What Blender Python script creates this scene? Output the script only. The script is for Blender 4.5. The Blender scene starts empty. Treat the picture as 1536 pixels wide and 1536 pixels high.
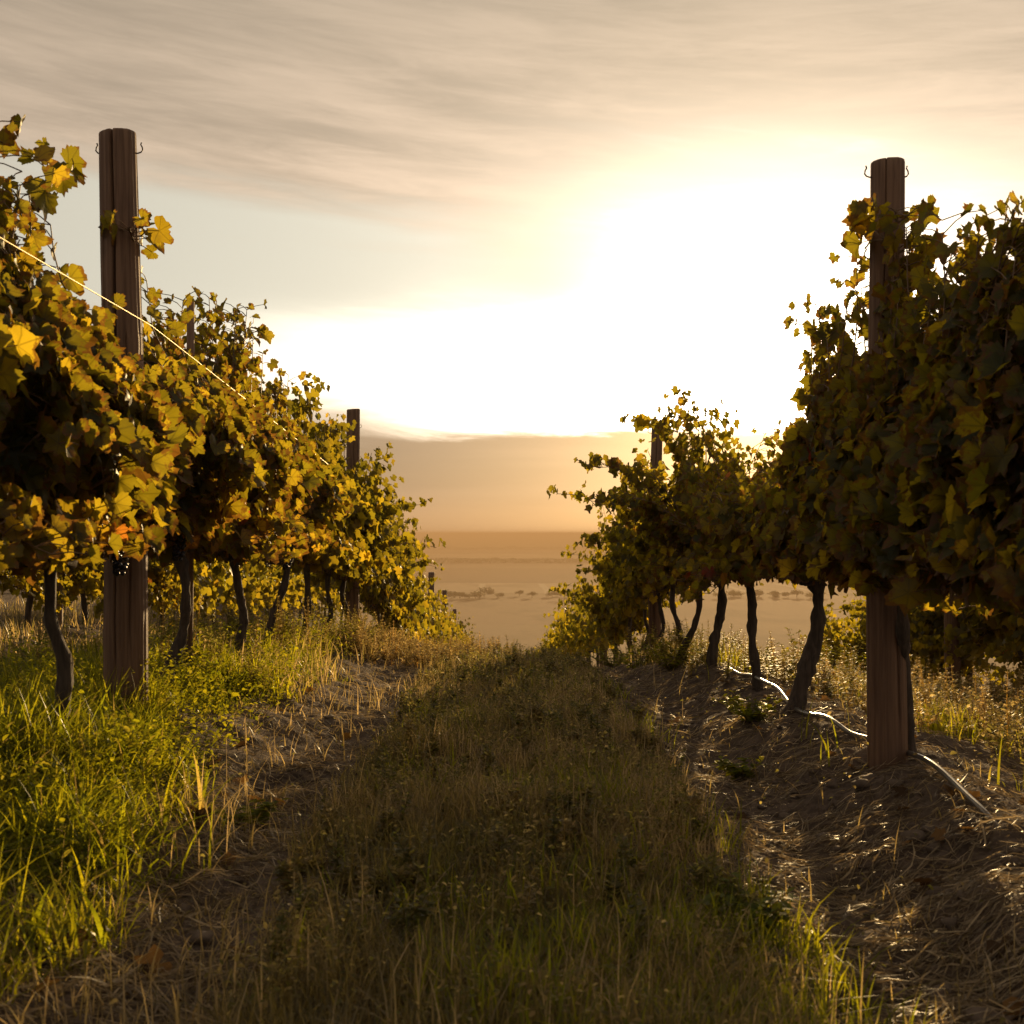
import bpy, math, numpy as np
from mathutils import Vector

C = bpy.context.scene.collection
SC = bpy.context.scene
rad = math.radians

# ------------------------------------------------------------------ camera, sun, sky, exposure
FPX = 1754.0                                   # focal length in pixels of the 1536 px photograph
cam_d = bpy.data.cameras.new("camera")
cam = bpy.data.objects.new("camera", cam_d); C.objects.link(cam)
cam_d.sensor_width = 36.0; cam_d.lens = 36.0 * FPX / 1536.0
cam_d.clip_start = 0.05; cam_d.clip_end = 200000
cam.location = (0, 0, 0)                       # the camera is the origin; the ground lies below it
cam.rotation_euler = (rad(90) + math.atan(32 / FPX), 0, 0)
cam_d.dof.use_dof = True; cam_d.dof.focus_distance = 6.5; cam_d.dof.aperture_fstop = 9.0
SC.camera = cam

SUN_AZ = math.atan(384 / FPX)                  # to the right of the view axis
SUN_EL = rad(6.7)
sun_dir = Vector((math.sin(SUN_AZ) * math.cos(SUN_EL), math.cos(SUN_AZ) * math.cos(SUN_EL), math.sin(SUN_EL)))
sl = bpy.data.lights.new("sun", 'SUN'); sl.energy = 5.0; sl.angle = rad(0.53); sl.color = (1.0, 0.68, 0.32)
so = bpy.data.objects.new("sun", sl); C.objects.link(so)
so.rotation_euler = (-sun_dir).to_track_quat('-Z', 'Y').to_euler()

SC.view_settings.view_transform = 'Standard'; SC.view_settings.look = 'None'
SC.view_settings.exposure = 0.5; SC.view_settings.gamma = 1.0
SC.render.engine = 'CYCLES'
cy = SC.cycles
cy.use_denoising = True
try: cy.denoiser = 'OPENIMAGEDENOISE'
except Exception: pass
cy.max_bounces = 7; cy.diffuse_bounces = 3; cy.glossy_bounces = 2; cy.transmission_bounces = 5
cy.transparent_max_bounces = 4; cy.volume_bounces = 0
cy.sample_clamp_indirect = 6.0
cy.use_adaptive_sampling = True; cy.adaptive_threshold = 0.015

world = bpy.data.worlds.new("World"); SC.world = world; world.use_nodes = True
nt = world.node_tree; nt.nodes.clear()

class NG:
    """tiny node-graph helper"""
    def __init__(s, t): s.t = t
    def n(s, typ, **k):
        o = s.t.nodes.new(typ)
        for a, v in k.items(): setattr(o, a, v)
        return o
    def put(s, sock, v):
        if isinstance(v, bpy.types.NodeSocket): s.t.links.new(v, sock)
        else:
            if hasattr(sock.default_value, '__len__') and not hasattr(v, '__len__'): v = [v] * len(sock.default_value)
            if hasattr(sock.default_value, '__len__') and len(sock.default_value) == 4 and len(v) == 3: v = (*v, 1)
            sock.default_value = v
    def m(s, op, a, b=None, c=None, clamp=False):
        o = s.n('ShaderNodeMath', operation=op, use_clamp=clamp)
        s.put(o.inputs[0], a)
        if b is not None: s.put(o.inputs[1], b)
        if c is not None: s.put(o.inputs[2], c)
        return o.outputs[0]
    def ss(s, v, a, b, lo=0.0, hi=1.0):
        o = s.n('ShaderNodeMapRange', interpolation_type='SMOOTHSTEP')
        s.put(o.inputs[0], v); s.put(o.inputs[1], a); s.put(o.inputs[2], b); s.put(o.inputs[3], lo); s.put(o.inputs[4], hi)
        return o.outputs[0]
    def mix(s, f, a, b, blend='MIX'):
        o = s.n('ShaderNodeMix', data_type='RGBA', blend_type=blend)
        s.put(o.inputs[0], f); s.put(o.inputs[6], a); s.put(o.inputs[7], b)
        return o.outputs[2]
    def xyz(s, x, y, z):
        o = s.n('ShaderNodeCombineXYZ'); s.put(o.inputs[0], x); s.put(o.inputs[1], y); s.put(o.inputs[2], z); return o.outputs[0]
    def sep(s, v):
        o = s.n('ShaderNodeSeparateXYZ'); s.put(o.inputs[0], v); return o.outputs
    def noise(s, v, scale, detail=4, rough=0.55, dist=0.0):
        o = s.n('ShaderNodeTexNoise'); s.put(o.inputs['Vector'], v); s.put(o.inputs['Scale'], scale)
        s.put(o.inputs['Detail'], detail); s.put(o.inputs['Roughness'], rough); s.put(o.inputs['Distortion'], dist)
        return o.outputs[0]
    def ramp(s, f, stops):
        o = s.n('ShaderNodeValToRGB'); e = o.color_ramp.elements
        while len(e) < len(stops): e.new(0.5)
        for el, (p, c) in zip(e, stops): el.position = p; el.color = (*c, 1)
        s.put(o.inputs[0], f); return o.outputs[0]
    def scale(s, col, f):
        o = s.n('ShaderNodeVectorMath', operation='SCALE'); s.put(o.inputs[0], col); s.put(o.inputs['Scale'], f); return o.outputs[0]
    def add(s, a, b):
        o = s.n('ShaderNodeVectorMath', operation='ADD'); s.put(o.inputs[0], a); s.put(o.inputs[1], b); return o.outputs[0]

g = NG(nt)
sky = g.n('ShaderNodeTexSky'); sky.sky_type = 'NISHITA'; sky.sun_disc = False
sky.sun_elevation = SUN_EL; sky.sun_rotation = SUN_AZ; sky.altitude = 300; sky.air_density = 1.0; sky.dust_density = 2.5
tc = g.n('ShaderNodeTexCoord')
dx, dy, dz = g.sep(tc.outputs['Generated'])
az = g.m('ARCTAN2', dx, dy)
el = g.m('ARCSINE', dz)
# streaked cirrus: long in azimuth, thin in elevation, slightly tilted
tilt = g.m('ADD', el, g.m('MULTIPLY', az, 0.085))
st1 = g.noise(g.xyz(g.m('MULTIPLY', az, 2.2), g.m('MULTIPLY', tilt, 17.0), 1.7), 1.6, 6, 0.58, 0.35)
st2 = g.noise(g.xyz(g.m('MULTIPLY', az, 5.0), g.m('MULTIPLY', tilt, 42.0), 5.1), 1.5, 8, 0.68, 0.6)
st3 = g.noise(g.xyz(g.m('MULTIPLY', az, 1.6), g.m('MULTIPLY', el, 9.0), 9.3), 1.0, 3, 0.5, 0.2)
n1 = g.m('SUBTRACT', st1, 0.5); n2 = g.m('SUBTRACT', st2, 0.5); n3 = g.m('SUBTRACT', st3, 0.5)
# sunlit thin cloud between the upper deck and the low bank
ex = g.m('DIVIDE', g.m('SUBTRACT', az, rad(15.5)), g.m('ADD', rad(12.5), g.m('MULTIPLY', n3, 0.08)))
ey = g.m('DIVIDE', g.m('SUBTRACT', tilt, rad(10.4)), rad(6.2))
wid = g.m('ADD', g.m('ADD', g.m('MULTIPLY', ex, ex), g.m('MULTIPLY', ey, ey)), g.m('ADD', g.m('MULTIPLY', n1, 3.4), g.m('MULTIPLY', n2, 1.5)))
gl1 = g.m('EXPONENT', g.m('MULTIPLY', g.m('MAXIMUM', wid, 0.0), -1.25))
wedge = g.m('MULTIPLY', g.ss(g.m('ADD', az, g.m('MULTIPLY', n1, 0.12)), rad(8.5), rad(0.5)), g.m('EXPONENT', g.m('MULTIPLY', g.m('POWER', g.m('DIVIDE', g.m('SUBTRACT', tilt, rad(12.6)), rad(2.2)), 2.0), -1.0)))
gl1 = g.m('MULTIPLY', gl1, g.m('SUBTRACT', 1.0, g.m('MULTIPLY', wedge, 0.8)))
# bright slit just over the low bank, reaching far to the left
sx = g.m('DIVIDE', g.m('SUBTRACT', az, rad(2.0)), rad(15.5))
sy = g.m('DIVIDE', g.m('SUBTRACT', g.m('ADD', tilt, g.m('MULTIPLY', n2, 0.02)), g.m('ADD', rad(6.6), g.m('MULTIPLY', n3, 0.05))), rad(3.3))
sq = g.m('ADD', g.m('MULTIPLY', sx, sx), g.m('MULTIPLY', sy, sy))
gl2 = g.m('EXPONENT', g.m('MULTIPLY', g.m('MULTIPLY', sq, sq), -1.0))
# wide aureole round the sun
cosg = g.n('ShaderNodeVectorMath', operation='DOT_PRODUCT'); g.put(cosg.inputs[0], tc.outputs['Generated']); cosg.inputs[1].default_value = sun_dir
gam = g.m('ARCCOSINE', g.m('MINIMUM', cosg.outputs['Value'], 1.0))
aur = g.m('EXPONENT', g.m('MULTIPLY', gam, -1.0 / 0.26))
core = g.m('EXPONENT', g.m('MULTIPLY', gam, -1.0 / 0.045))
deck = g.mix(g.ss(g.m('ADD', st1, g.m('MULTIPLY', n2, 0.55)), 0.26, 0.76), (0.55, 0.420, 0.295), (0.90, 0.68, 0.485))
deck = g.mix(g.ss(el, rad(15), rad(27)), deck, g.mix(0.6, deck, (0.46, 0.37, 0.26)))
clear = (0.80, 0.745, 0.60)                    # pale gap between the streaks
gap = g.m('MULTIPLY', g.ss(tilt, rad(6.5), rad(9.5)), g.ss(g.m('ADD', tilt, g.m('MULTIPLY', n1, 0.10)), rad(16.2), rad(13.2)))
upper = g.mix(g.m('MULTIPLY', gap, g.ss(az, rad(6), rad(-4))), deck, clear)
upper = g.scale(upper, g.m('ADD', 0.66, g.m('MULTIPLY', aur, 1.1)))
upper = g.add(upper, g.scale((1.0, 0.91, 0.77), g.m('MULTIPLY', gl1, 2.9)))
upper = g.add(upper, g.scale((1.0, 0.90, 0.72), g.m('MULTIPLY', gl2, 1.5)))
upper = g.add(upper, g.scale((1.0, 0.80, 0.50), g.m('MULTIPLY', core, 9.0)))
# low cloud bank along the horizon
bank_n = g.noise(g.xyz(g.m('MULTIPLY', az, 3.0), g.m('MULTIPLY', el, 40.0), 3.3), 1.2, 5, 0.5, 0.2)
lowc = g.mix(g.ss(bank_n, 0.35, 0.7), (0.262, 0.186, 0.142), (0.330, 0.228, 0.166))
lowc = g.mix(g.ss(el, rad(2.2), 0.0), lowc, (0.44, 0.27, 0.155))
lowc = g.scale(lowc, g.m('ADD', 0.62, g.m('MULTIPLY', aur, 0.9)))
lowc = g.add(lowc, g.scale((1.0, 0.62, 0.24), g.m('MULTIPLY', core, 3.2)))
lowc = g.add(lowc, g.scale((1.0, 0.60, 0.25), g.m('MULTIPLY', g.m('EXPONENT', g.m('MULTIPLY', gam, -1.0 / 0.10)), 0.62)))
edge = g.m('ADD', rad(4.75), g.m('ADD', g.m('MULTIPLY', n3, 0.028), g.m('MULTIPLY', g.ss(az, rad(-3), rad(-11)), 0.018)))
soft = g.m('ADD', 0.006, g.m('MULTIPLY', g.ss(az, rad(-2.5), rad(-9)), 0.020))
bank = g.ss(g.m('ADD', el, g.m('MULTIPLY', n2, 0.026)), g.m('ADD', edge, soft), g.m('SUBTRACT', edge, soft))
clouds = g.mix(bank, upper, lowc)
back = g.ss(gam, rad(45), rad(120))             # the sky behind the camera is plain and dim
clouds = g.mix(back, clouds, (0.34, 0.29, 0.235))
bg1 = g.n('ShaderNodeBackground'); g.put(bg1.inputs[0], sky.outputs[0]); bg1.inputs[1].default_value = 0.06
bg2 = g.n('ShaderNodeBackground'); g.put(bg2.inputs[0], clouds); bg2.inputs[1].default_value = 0.82
ms = g.n('ShaderNodeMixShader'); ms.inputs[0].default_value = 0.88
nt.links.new(bg1.outputs[0], ms.inputs[1]); nt.links.new(bg2.outputs[0], ms.inputs[2])
wo = g.n('ShaderNodeOutputWorld'); nt.links.new(ms.outputs[0], wo.inputs[0])

# ------------------------------------------------------------------ helpers
def tag(o, label=None, cat=None, group=None, kind=None):
    if label: o['label'] = label
    if cat: o['category'] = cat
    if group: o['group'] = group
    if kind: o['kind'] = kind
    return o

def mesh_np(name, verts, faces, mats, smooth=True, tint=None, blade=None):
    """faces: list of (F,k) integer arrays; tint: (V,4) colour per vertex"""
    me = bpy.data.meshes.new(name)
    verts = np.asarray(verts, np.float32)
    me.vertices.add(len(verts)); me.vertices.foreach_set('co', verts.ravel())
    loops = np.concatenate([f.ravel() for f in faces]).astype(np.int32)
    sizes = np.concatenate([np.full(len(f), f.shape[1], np.int32) for f in faces])
    starts = np.concatenate([[0], np.cumsum(sizes)[:-1]]).astype(np.int32)
    me.loops.add(len(loops)); me.loops.foreach_set('vertex_index', loops)
    me.polygons.add(len(sizes)); me.polygons.foreach_set('loop_start', starts)
    me.polygons.foreach_set('use_smooth', np.full(len(sizes), smooth, bool))
    if blade is not None:
        a = me.attributes.new('blade', 'FLOAT_VECTOR', 'POINT'); a.data.foreach_set('vector', np.asarray(blade, np.float32).ravel())
    if tint is not None:
        a = me.attributes.new('tint', 'FLOAT_COLOR', 'POINT')
        a.data.foreach_set('color', np.asarray(tint, np.float32).ravel())
    me.update(calc_edges=True)
    for m in (mats if isinstance(mats, (list, tuple)) else [mats]): me.materials.append(m)
    return me

def link(name, data, loc=(0, 0, 0), parent=None, rotz=0.0):
    o = bpy.data.objects.new(name, data); C.objects.link(o)
    o.location = loc; o.rotation_euler = (0, 0, rotz)
    if parent: o.parent = parent
    return o

class MB:
    """collects vertices and faces of one mesh"""
    def __init__(s): s.v = []; s.q = []; s.t = []; s.c = []; s.n = 0; s.other = None; s.b = []
    def merge(s, o, slot):
        s.other = (slot, s.n, o)
    def add(s, v, quads=None, tris=None, col=None):
        v = np.asarray(v, float)
        if quads is not None and len(quads): s.q.append(np.asarray(quads) + s.n)
        if tris is not None and len(tris): s.t.append(np.asarray(tris) + s.n)
        s.v.append(v); s.n += len(v)
        if col is not None: s.c.append(np.broadcast_to(np.asarray(col, float), (len(v), 4)))
    def tube(s, pts, radii, n=8, rng=None, rough=0.0, caps=True, col=None, ridge=0.0):
        pts = np.asarray(pts, float); K = len(pts)
        radii = np.broadcast_to(np.asarray(radii, float), (K,))
        tg = np.gradient(pts, axis=0); tg /= np.linalg.norm(tg, axis=1)[:, None] + 1e-9
        ref = np.array([0.31, 0.17, 0.93]) if abs(tg[0][2]) < 0.8 else np.array([0.95, 0.2, 0.1])
        u = np.cross(tg, ref); u /= np.linalg.norm(u, axis=1)[:, None]
        w = np.cross(tg, u)
        a = np.arange(n) / n * 2 * np.pi
        r = radii[:, None] * np.ones(n)
        if rng is not None and rough: r = r * (1 + rough * rng.normal(size=(K, n)))
        if ridge: r = r * (1 + ridge * rng.normal(size=n)[None] * np.linspace(.6, 1.2, K)[:, None])
        V = pts[:, None] + r[..., None] * (np.cos(a)[None, :, None] * u[:, None] + np.sin(a)[None, :, None] * w[:, None])
        i = np.arange(K - 1)[:, None] * n; j = np.arange(n)[None]; j2 = (j + 1) % n
        Q = np.stack([i + j, i + j2, i + n + j2, i + n + j], -1).reshape(-1, 4)
        V = V.reshape(-1, 3); T = None
        if caps:
            V = np.vstack([V, pts[0], pts[-1]])
            jj = np.arange(n); k2 = (jj + 1) % n
            T = np.vstack([np.stack([k2, jj, np.full(n, K * n)], -1), np.stack([(K - 1) * n + jj, (K - 1) * n + k2, np.full(n, K * n + 1)], -1)])
        s.add(V, Q, T, col)
    def mesh(s, name, mats, smooth=True):
        f = []; mi = []
        def grab(b, off, slot):
            for L in (b.q, b.t):
                if L: f.append(np.vstack(L) + off); mi.append(np.full(len(f[-1]), slot, np.int32))
        grab(s, 0, 0); V = np.vstack(s.v); c = np.vstack(s.c) if s.c else None
        if s.other:
            slot, off, o = s.other; grab(o, off, slot); W = np.vstack(o.v); V = np.vstack([V, W])
            if c is not None: c = np.vstack([c, np.tile([.5, .5, .5, 1.0], (len(W), 1))])
        bl = None
        if s.b:
            bl = np.vstack(s.b)
            if len(bl) < len(V): bl = np.vstack([bl, np.zeros((len(V) - len(bl), 3))])
        me = mesh_np(name, V, f, mats, smooth, c, bl)
        if s.other: me.polygons.foreach_set('material_index', np.concatenate(mi))
        return me

def hash2(ix, iy, seed):
    h = (ix.astype(np.int64) * 374761393 + iy.astype(np.int64) * 668265263 + seed * 974634777) & 0xffffffff
    h = ((h ^ (h >> 13)) * 1274126177) & 0xffffffff
    return ((h ^ (h >> 16)) & 0xffff) / 65535.0
def vnoise(x, y, seed=0):
    x = np.asarray(x, float); y = np.asarray(y, float)
    ix = np.floor(x).astype(np.int64); iy = np.floor(y).astype(np.int64); fx = x - ix; fy = y - iy
    fx = fx * fx * (3 - 2 * fx); fy = fy * fy * (3 - 2 * fy)
    a = hash2(ix, iy, seed); b = hash2(ix + 1, iy, seed); c = hash2(ix, iy + 1, seed); d = hash2(ix + 1, iy + 1, seed)
    return (a + (b - a) * fx) * (1 - fy) + (c + (d - c) * fx) * fy
def fbm(x, y, seed=0, o=3):
    s = 0; a = 0.5
    for k in range(o): s = s + a * vnoise(x * 2 ** k, y * 2 ** k, seed + k); a *= 0.5
    return s / (1 - 0.5 ** o)
def hermite(x, xp, yp):
    xp = np.asarray(xp, float); yp = np.asarray(yp, float); x = np.clip(x, xp[0], xp[-1])
    h = np.diff(xp); dl = np.diff(yp) / h
    m = np.zeros(len(xp)); m[0] = dl[0]; m[-1] = dl[-1]
    for i in range(1, len(xp) - 1):
        if dl[i - 1] * dl[i] > 0:
            w1 = 2 * h[i] + h[i - 1]; w2 = h[i] + 2 * h[i - 1]
            m[i] = (w1 + w2) / (w1 / dl[i - 1] + w2 / dl[i])
    k = np.clip(np.searchsorted(xp, x, side='right') - 1, 0, len(h) - 1)
    t = (x - xp[k]) / h[k]
    return (yp[k] * (1 + 2 * t) * (1 - t) ** 2 + m[k] * h[k] * t * (1 - t) ** 2 + yp[k + 1] * t * t * (3 - 2 * t) + m[k + 1] * h[k] * t * t * (t - 1))

PD = [-60, -5, 0, 4, 7, 10.2, 13, 16.4, 22.3, 28, 40, 60, 100, 200, 320, 420, 90000]
PZ = [-1.2, -.62, -.58, -.58, -.67, -.93, -1.45, -2.02, -2.68, -3.32, -4.8, -7.9, -16, -38, -57, -60, -60]
XX = [-30, -9, -6.4, -3.9, -2.65, -1.9, -1.4, -1.05, -.66, -.36, 0, .4, .75, 1.0, 1.2, 1.6, 2.5, 3.7, 5, 6.2, 9, 30]
XZ = [.3, .1, .08, .04, -.10, -.05, -.03, -.09, -.20, -.20, -.185, -.20, -.265, -.18, -.13, -.22, -.40, -.47, -.72, -.8, -1.1, -2.0]
PLAIN = -60.0
def ground(x, d):
    x = np.asarray(x, float); d = np.asarray(d, float)
    fade = np.clip((420 - d) / 120.0, 0, 1)
    drop = .045 * np.clip(x - 1.6, 0, 6) * np.clip(d - 9, 0, 14) - .036 * np.clip(-1.9 - x, 0, 5) * np.clip(d - 9, 0, 14)
    return hermite(d, PD, PZ) + (hermite(x, XX, XZ) - drop) * fade
def micro(x, d):
    m = (fbm(x * 2.2, d * 2.2, 3) - .5) * 0.09 + (fbm(x * 9, d * 9, 11) - .5) * 0.050 + (fbm(x * 24, d * 24, 21, 2) - .5) * 0.030
    return m * np.clip((40 - d) / 15, 0, 1)
def gz(x, d): return ground(x, d) + micro(x, d)

# ------------------------------------------------------------------ materials
def new_mat(name):
    m = bpy.data.materials.new(name); m.use_nodes = True; m.node_tree.nodes.clear()
    q = NG(m.node_tree); out = q.n('ShaderNodeOutputMaterial')
    return m, q, out

def leaf_like(name, stops, trans, tstops, gloss=0.05, rough=0.45, vein=False, bump=0.0):
    """thin leaf: diffuse + translucent + a little sheen; 'tint' r picks the hue, g the value"""
    m, q, out = new_mat(name)
    at = q.n('ShaderNodeAttribute', attribute_name='tint')
    r, gg, b = q.sep(at.outputs['Vector'])
    col = q.ramp(r, stops)
    val = q.m('ADD', 0.65, q.m('MULTIPLY', gg, 0.7))
    col = q.scale(col, val)
    vm = None
    if vein:
        lu = q.n('ShaderNodeAttribute', attribute_name='blade'); lx, ly, lz = q.sep(lu.outputs['Vector'])
        rr = q.m('SQRT', q.m('ADD', q.m('MULTIPLY', lx, lx), q.m('MULTIPLY', ly, ly))); an = q.m('ARCTAN2', lx, ly); ds = None
        for a0 in (0, 1.02, -1.02, 1.98, -1.98):                    # the five main veins
            dv = q.m('ADD', q.m('ABSOLUTE', q.m('MULTIPLY', q.m('SINE', q.m('SUBTRACT', an, a0)), rr)), q.m('MULTIPLY', q.m('LESS_THAN', q.m('COSINE', q.m('SUBTRACT', an, a0)), 0.0), 5.0))
            ds = dv if ds is None else q.m('MINIMUM', ds, dv)
        fine = q.m('ABSOLUTE', q.m('SINE', q.m('ADD', q.m('MULTIPLY', ds, 26.0), q.m('MULTIPLY', rr, 22.0))))
        on = q.m('GREATER_THAN', rr, .02)
        vm = q.m('MULTIPLY', on, q.m('MAXIMUM', q.ss(ds, .045, .012), q.m('MULTIPLY', q.ss(fine, .22, .0), .35)))
        tcn = q.n('ShaderNodeTexCoord'); nz = q.noise(tcn.outputs['Object'], 42.0, 4, 0.65)
        old = q.m('MULTIPLY', on, q.ss(q.m('ADD', q.m('MULTIPLY', rr, .55), q.m('ADD', nz, q.m('MULTIPLY', b, .25))), .98, 1.12))
        spot = q.m('MAXIMUM', q.m('MULTIPLY', old, .85), q.m('MULTIPLY', q.ss(nz, 0.60, 0.78), 0.35))
        col = q.mix(spot, col, (0.13, 0.055, 0.018))
        col = q.mix(q.m('MULTIPLY', vm, .35), col, (.16, .15, .05))
    tcol = q.scale(q.ramp(r, tstops), val)
    if vein:
        tcol = q.mix(spot, tcol, (.22, .085, .015))
        tcol = q.mix(q.m('MULTIPLY', vm, .55), tcol, q.scale(tcol, .35))
    dif = q.n('ShaderNodeBsdfDiffuse'); q.put(dif.inputs[0], col)
    tr = q.n('ShaderNodeBsdfTranslucent'); q.put(tr.inputs[0], tcol)
    gl = q.n('ShaderNodeBsdfGlossy'); gl.inputs['Roughness'].default_value = rough; q.put(gl.inputs[0], (0.9, 0.9, 0.85))
    m1 = q.n('ShaderNodeMixShader'); m1.inputs[0].default_value = trans
    m.node_tree.links.new(dif.outputs[0], m1.inputs[1]); m.node_tree.links.new(tr.outputs[0], m1.inputs[2])
    m2 = q.n('ShaderNodeMixShader')
    fr = q.n('ShaderNodeLayerWeight'); fr.inputs[0].default_value = .5
    q.put(m2.inputs[0], q.m('MULTIPLY', gloss, q.m('ADD', .4, q.m('MULTIPLY', 1.4, q.m('POWER', fr.outputs['Facing'], 2.0)))))
    m.node_tree.links.new(m1.outputs[0], m2.inputs[1]); m.node_tree.links.new(gl.outputs[0], m2.inputs[2])
    m.node_tree.links.new(m2.outputs[0], out.inputs[0])
    return m

M_leaf = leaf_like("vine_leaf", [(0, (.020, .028, .006)), (.45, (.040, .044, .008)), (.72, (.090, .070, .010)), (.88, (.17, .105, .014)), (.95, (.24, .085, .014)), (1, (.16, .032, .014))], .56,
                   [(0, (.21, .19, .010)), (.45, (.40, .31, .014)), (.72, (.60, .42, .020)), (.88, (.62, .36, .02)), (.95, (.62, .20, .02)), (1, (.42, .06, .02))], 0.03, 0.42, vein=True)
M_grass = leaf_like("green_grass", [(0, (.040, .066, .008)), (.6, (.085, .110, .010)), (.85, (.15, .14, .03)), (1, (.30, .22, .09))], .5, [(0, (.38, .41, .012)), (.6, (.70, .61, .015)), (1, (.62, .44, .10))], 0.03, 0.36)
M_dry = leaf_like("dry_grass", [(0, (.055, .060, .022)), (.4, (.115, .098, .046)), (.75, (.20, .155, .080)), (1, (.36, .28, .16))], .60, [(0, (.22, .20, .035)), (.5, (.44, .32, .09)), (1, (.70, .50, .22))], 0.045, 0.36)
M_straw = leaf_like("straw", [(0, (.10, .068, .040)), (.5, (.25, .18, .10)), (1, (.45, .35, .21))], .40, [(0, (.20, .14, .07)), (1, (.62, .46, .24))], 0.06, 0.40)
M_weed = leaf_like("seed_weed", [(0, (.055, .066, .014)), (.5, (.16, .12, .038)), (1, (.30, .20, .08))], .62, [(0, (.28, .28, .03)), (.5, (.52, .41, .11)), (1, (.78, .58, .24))], 0.035, 0.4)
M_dead = leaf_like("dead_leaf", [(0, (.055, .030, .015)), (.7, (.12, .070, .03)), (1, (.20, .10, .03))], .3, [(0, (.12, .06, .02)), (1, (.38, .20, .05))], 0.02, 0.5)
M_far = leaf_like("tree_leaf", [(0, (.020, .032, .009)), (1, (.050, .060, .016))], .3, [(0, (.05, .06, .01)), (1, (.10, .10, .02))], 0.01, 0.5)

def bark(name, c1, c2, scale=(30, 30, 4), bump=0.6, rough=0.9):
    m, q, out = new_mat(name)
    tcn = q.n('ShaderNodeTexCoord'); mp = q.n('ShaderNodeMapping'); q.put(mp.inputs[0], tcn.outputs['Object']); mp.inputs['Scale'].default_value = scale
    n1 = q.noise(mp.outputs[0], 1.0, 6, 0.65, 0.5); n2 = q.noise(tcn.outputs['Object'], 5.0, 3, 0.5)
    col = q.mix(q.ss(n1, 0.3, 0.7), c1, c2)
    col = q.mix(q.m('MULTIPLY', q.ss(n2, 0.5, 0.75), 0.5), col, tuple(0.55 * x for x in c1))
    p = q.n('ShaderNodeBsdfPrincipled'); q.put(p.inputs['Base Color'], col); p.inputs['Roughness'].default_value = rough
    bp = q.n('ShaderNodeBump'); bp.inputs['Strength'].default_value = bump; bp.inputs['Distance'].default_value = 0.006; q.put(bp.inputs['Height'], n1)
    m.node_tree.links.new(bp.outputs[0], p.inputs['Normal']); m.node_tree.links.new(p.outputs[0], out.inputs[0])
    return m
M_post = bark("weathered_post_wood", (.100, .049, .026), (.215, .120, .070), (55, 55, 2.2), 0.5, 0.75)
M_trunk = bark("vine_bark", (.038, .027, .020), (.100, .071, .053), (60, 60, 9), 0.9)
M_cane = bark("vine_cane", (.10, .055, .025), (.19, .11, .05), (80, 80, 20), 0.3, 0.6)
M_twood = bark("tree_bark", (.05, .04, .03), (.10, .08, .06), (3, 3, .5), 0.3)

def plain(name, col, rough, metal=0.0, noise=0.0):
    m, q, out = new_mat(name)
    p = q.n('ShaderNodeBsdfPrincipled'); p.inputs['Roughness'].default_value = rough; p.inputs['Metallic'].default_value = metal
    tcn = q.n('ShaderNodeTexCoord'); nz = q.noise(tcn.outputs['Object'], 40, 4)
    q.put(p.inputs['Base Color'], q.mix(q.m('MULTIPLY', nz, noise), col, tuple(0.35 * c for c in col)))
    m.node_tree.links.new(p.outputs[0], out.inputs[0]); return m
M_wire = plain("galvanised_wire", (.46, .33, .17), .5, 1.0, .4)
M_hook = plain("rusty_hook_iron", (.060, .040, .030), .6, .5, .5)
M_hose = plain("drip_hose_plastic", (.13, .115, .10), .32, 0.0, .3)
M_grape = plain("dark_grape", (.012, .010, .022), .35, 0.0, .3)

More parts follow.
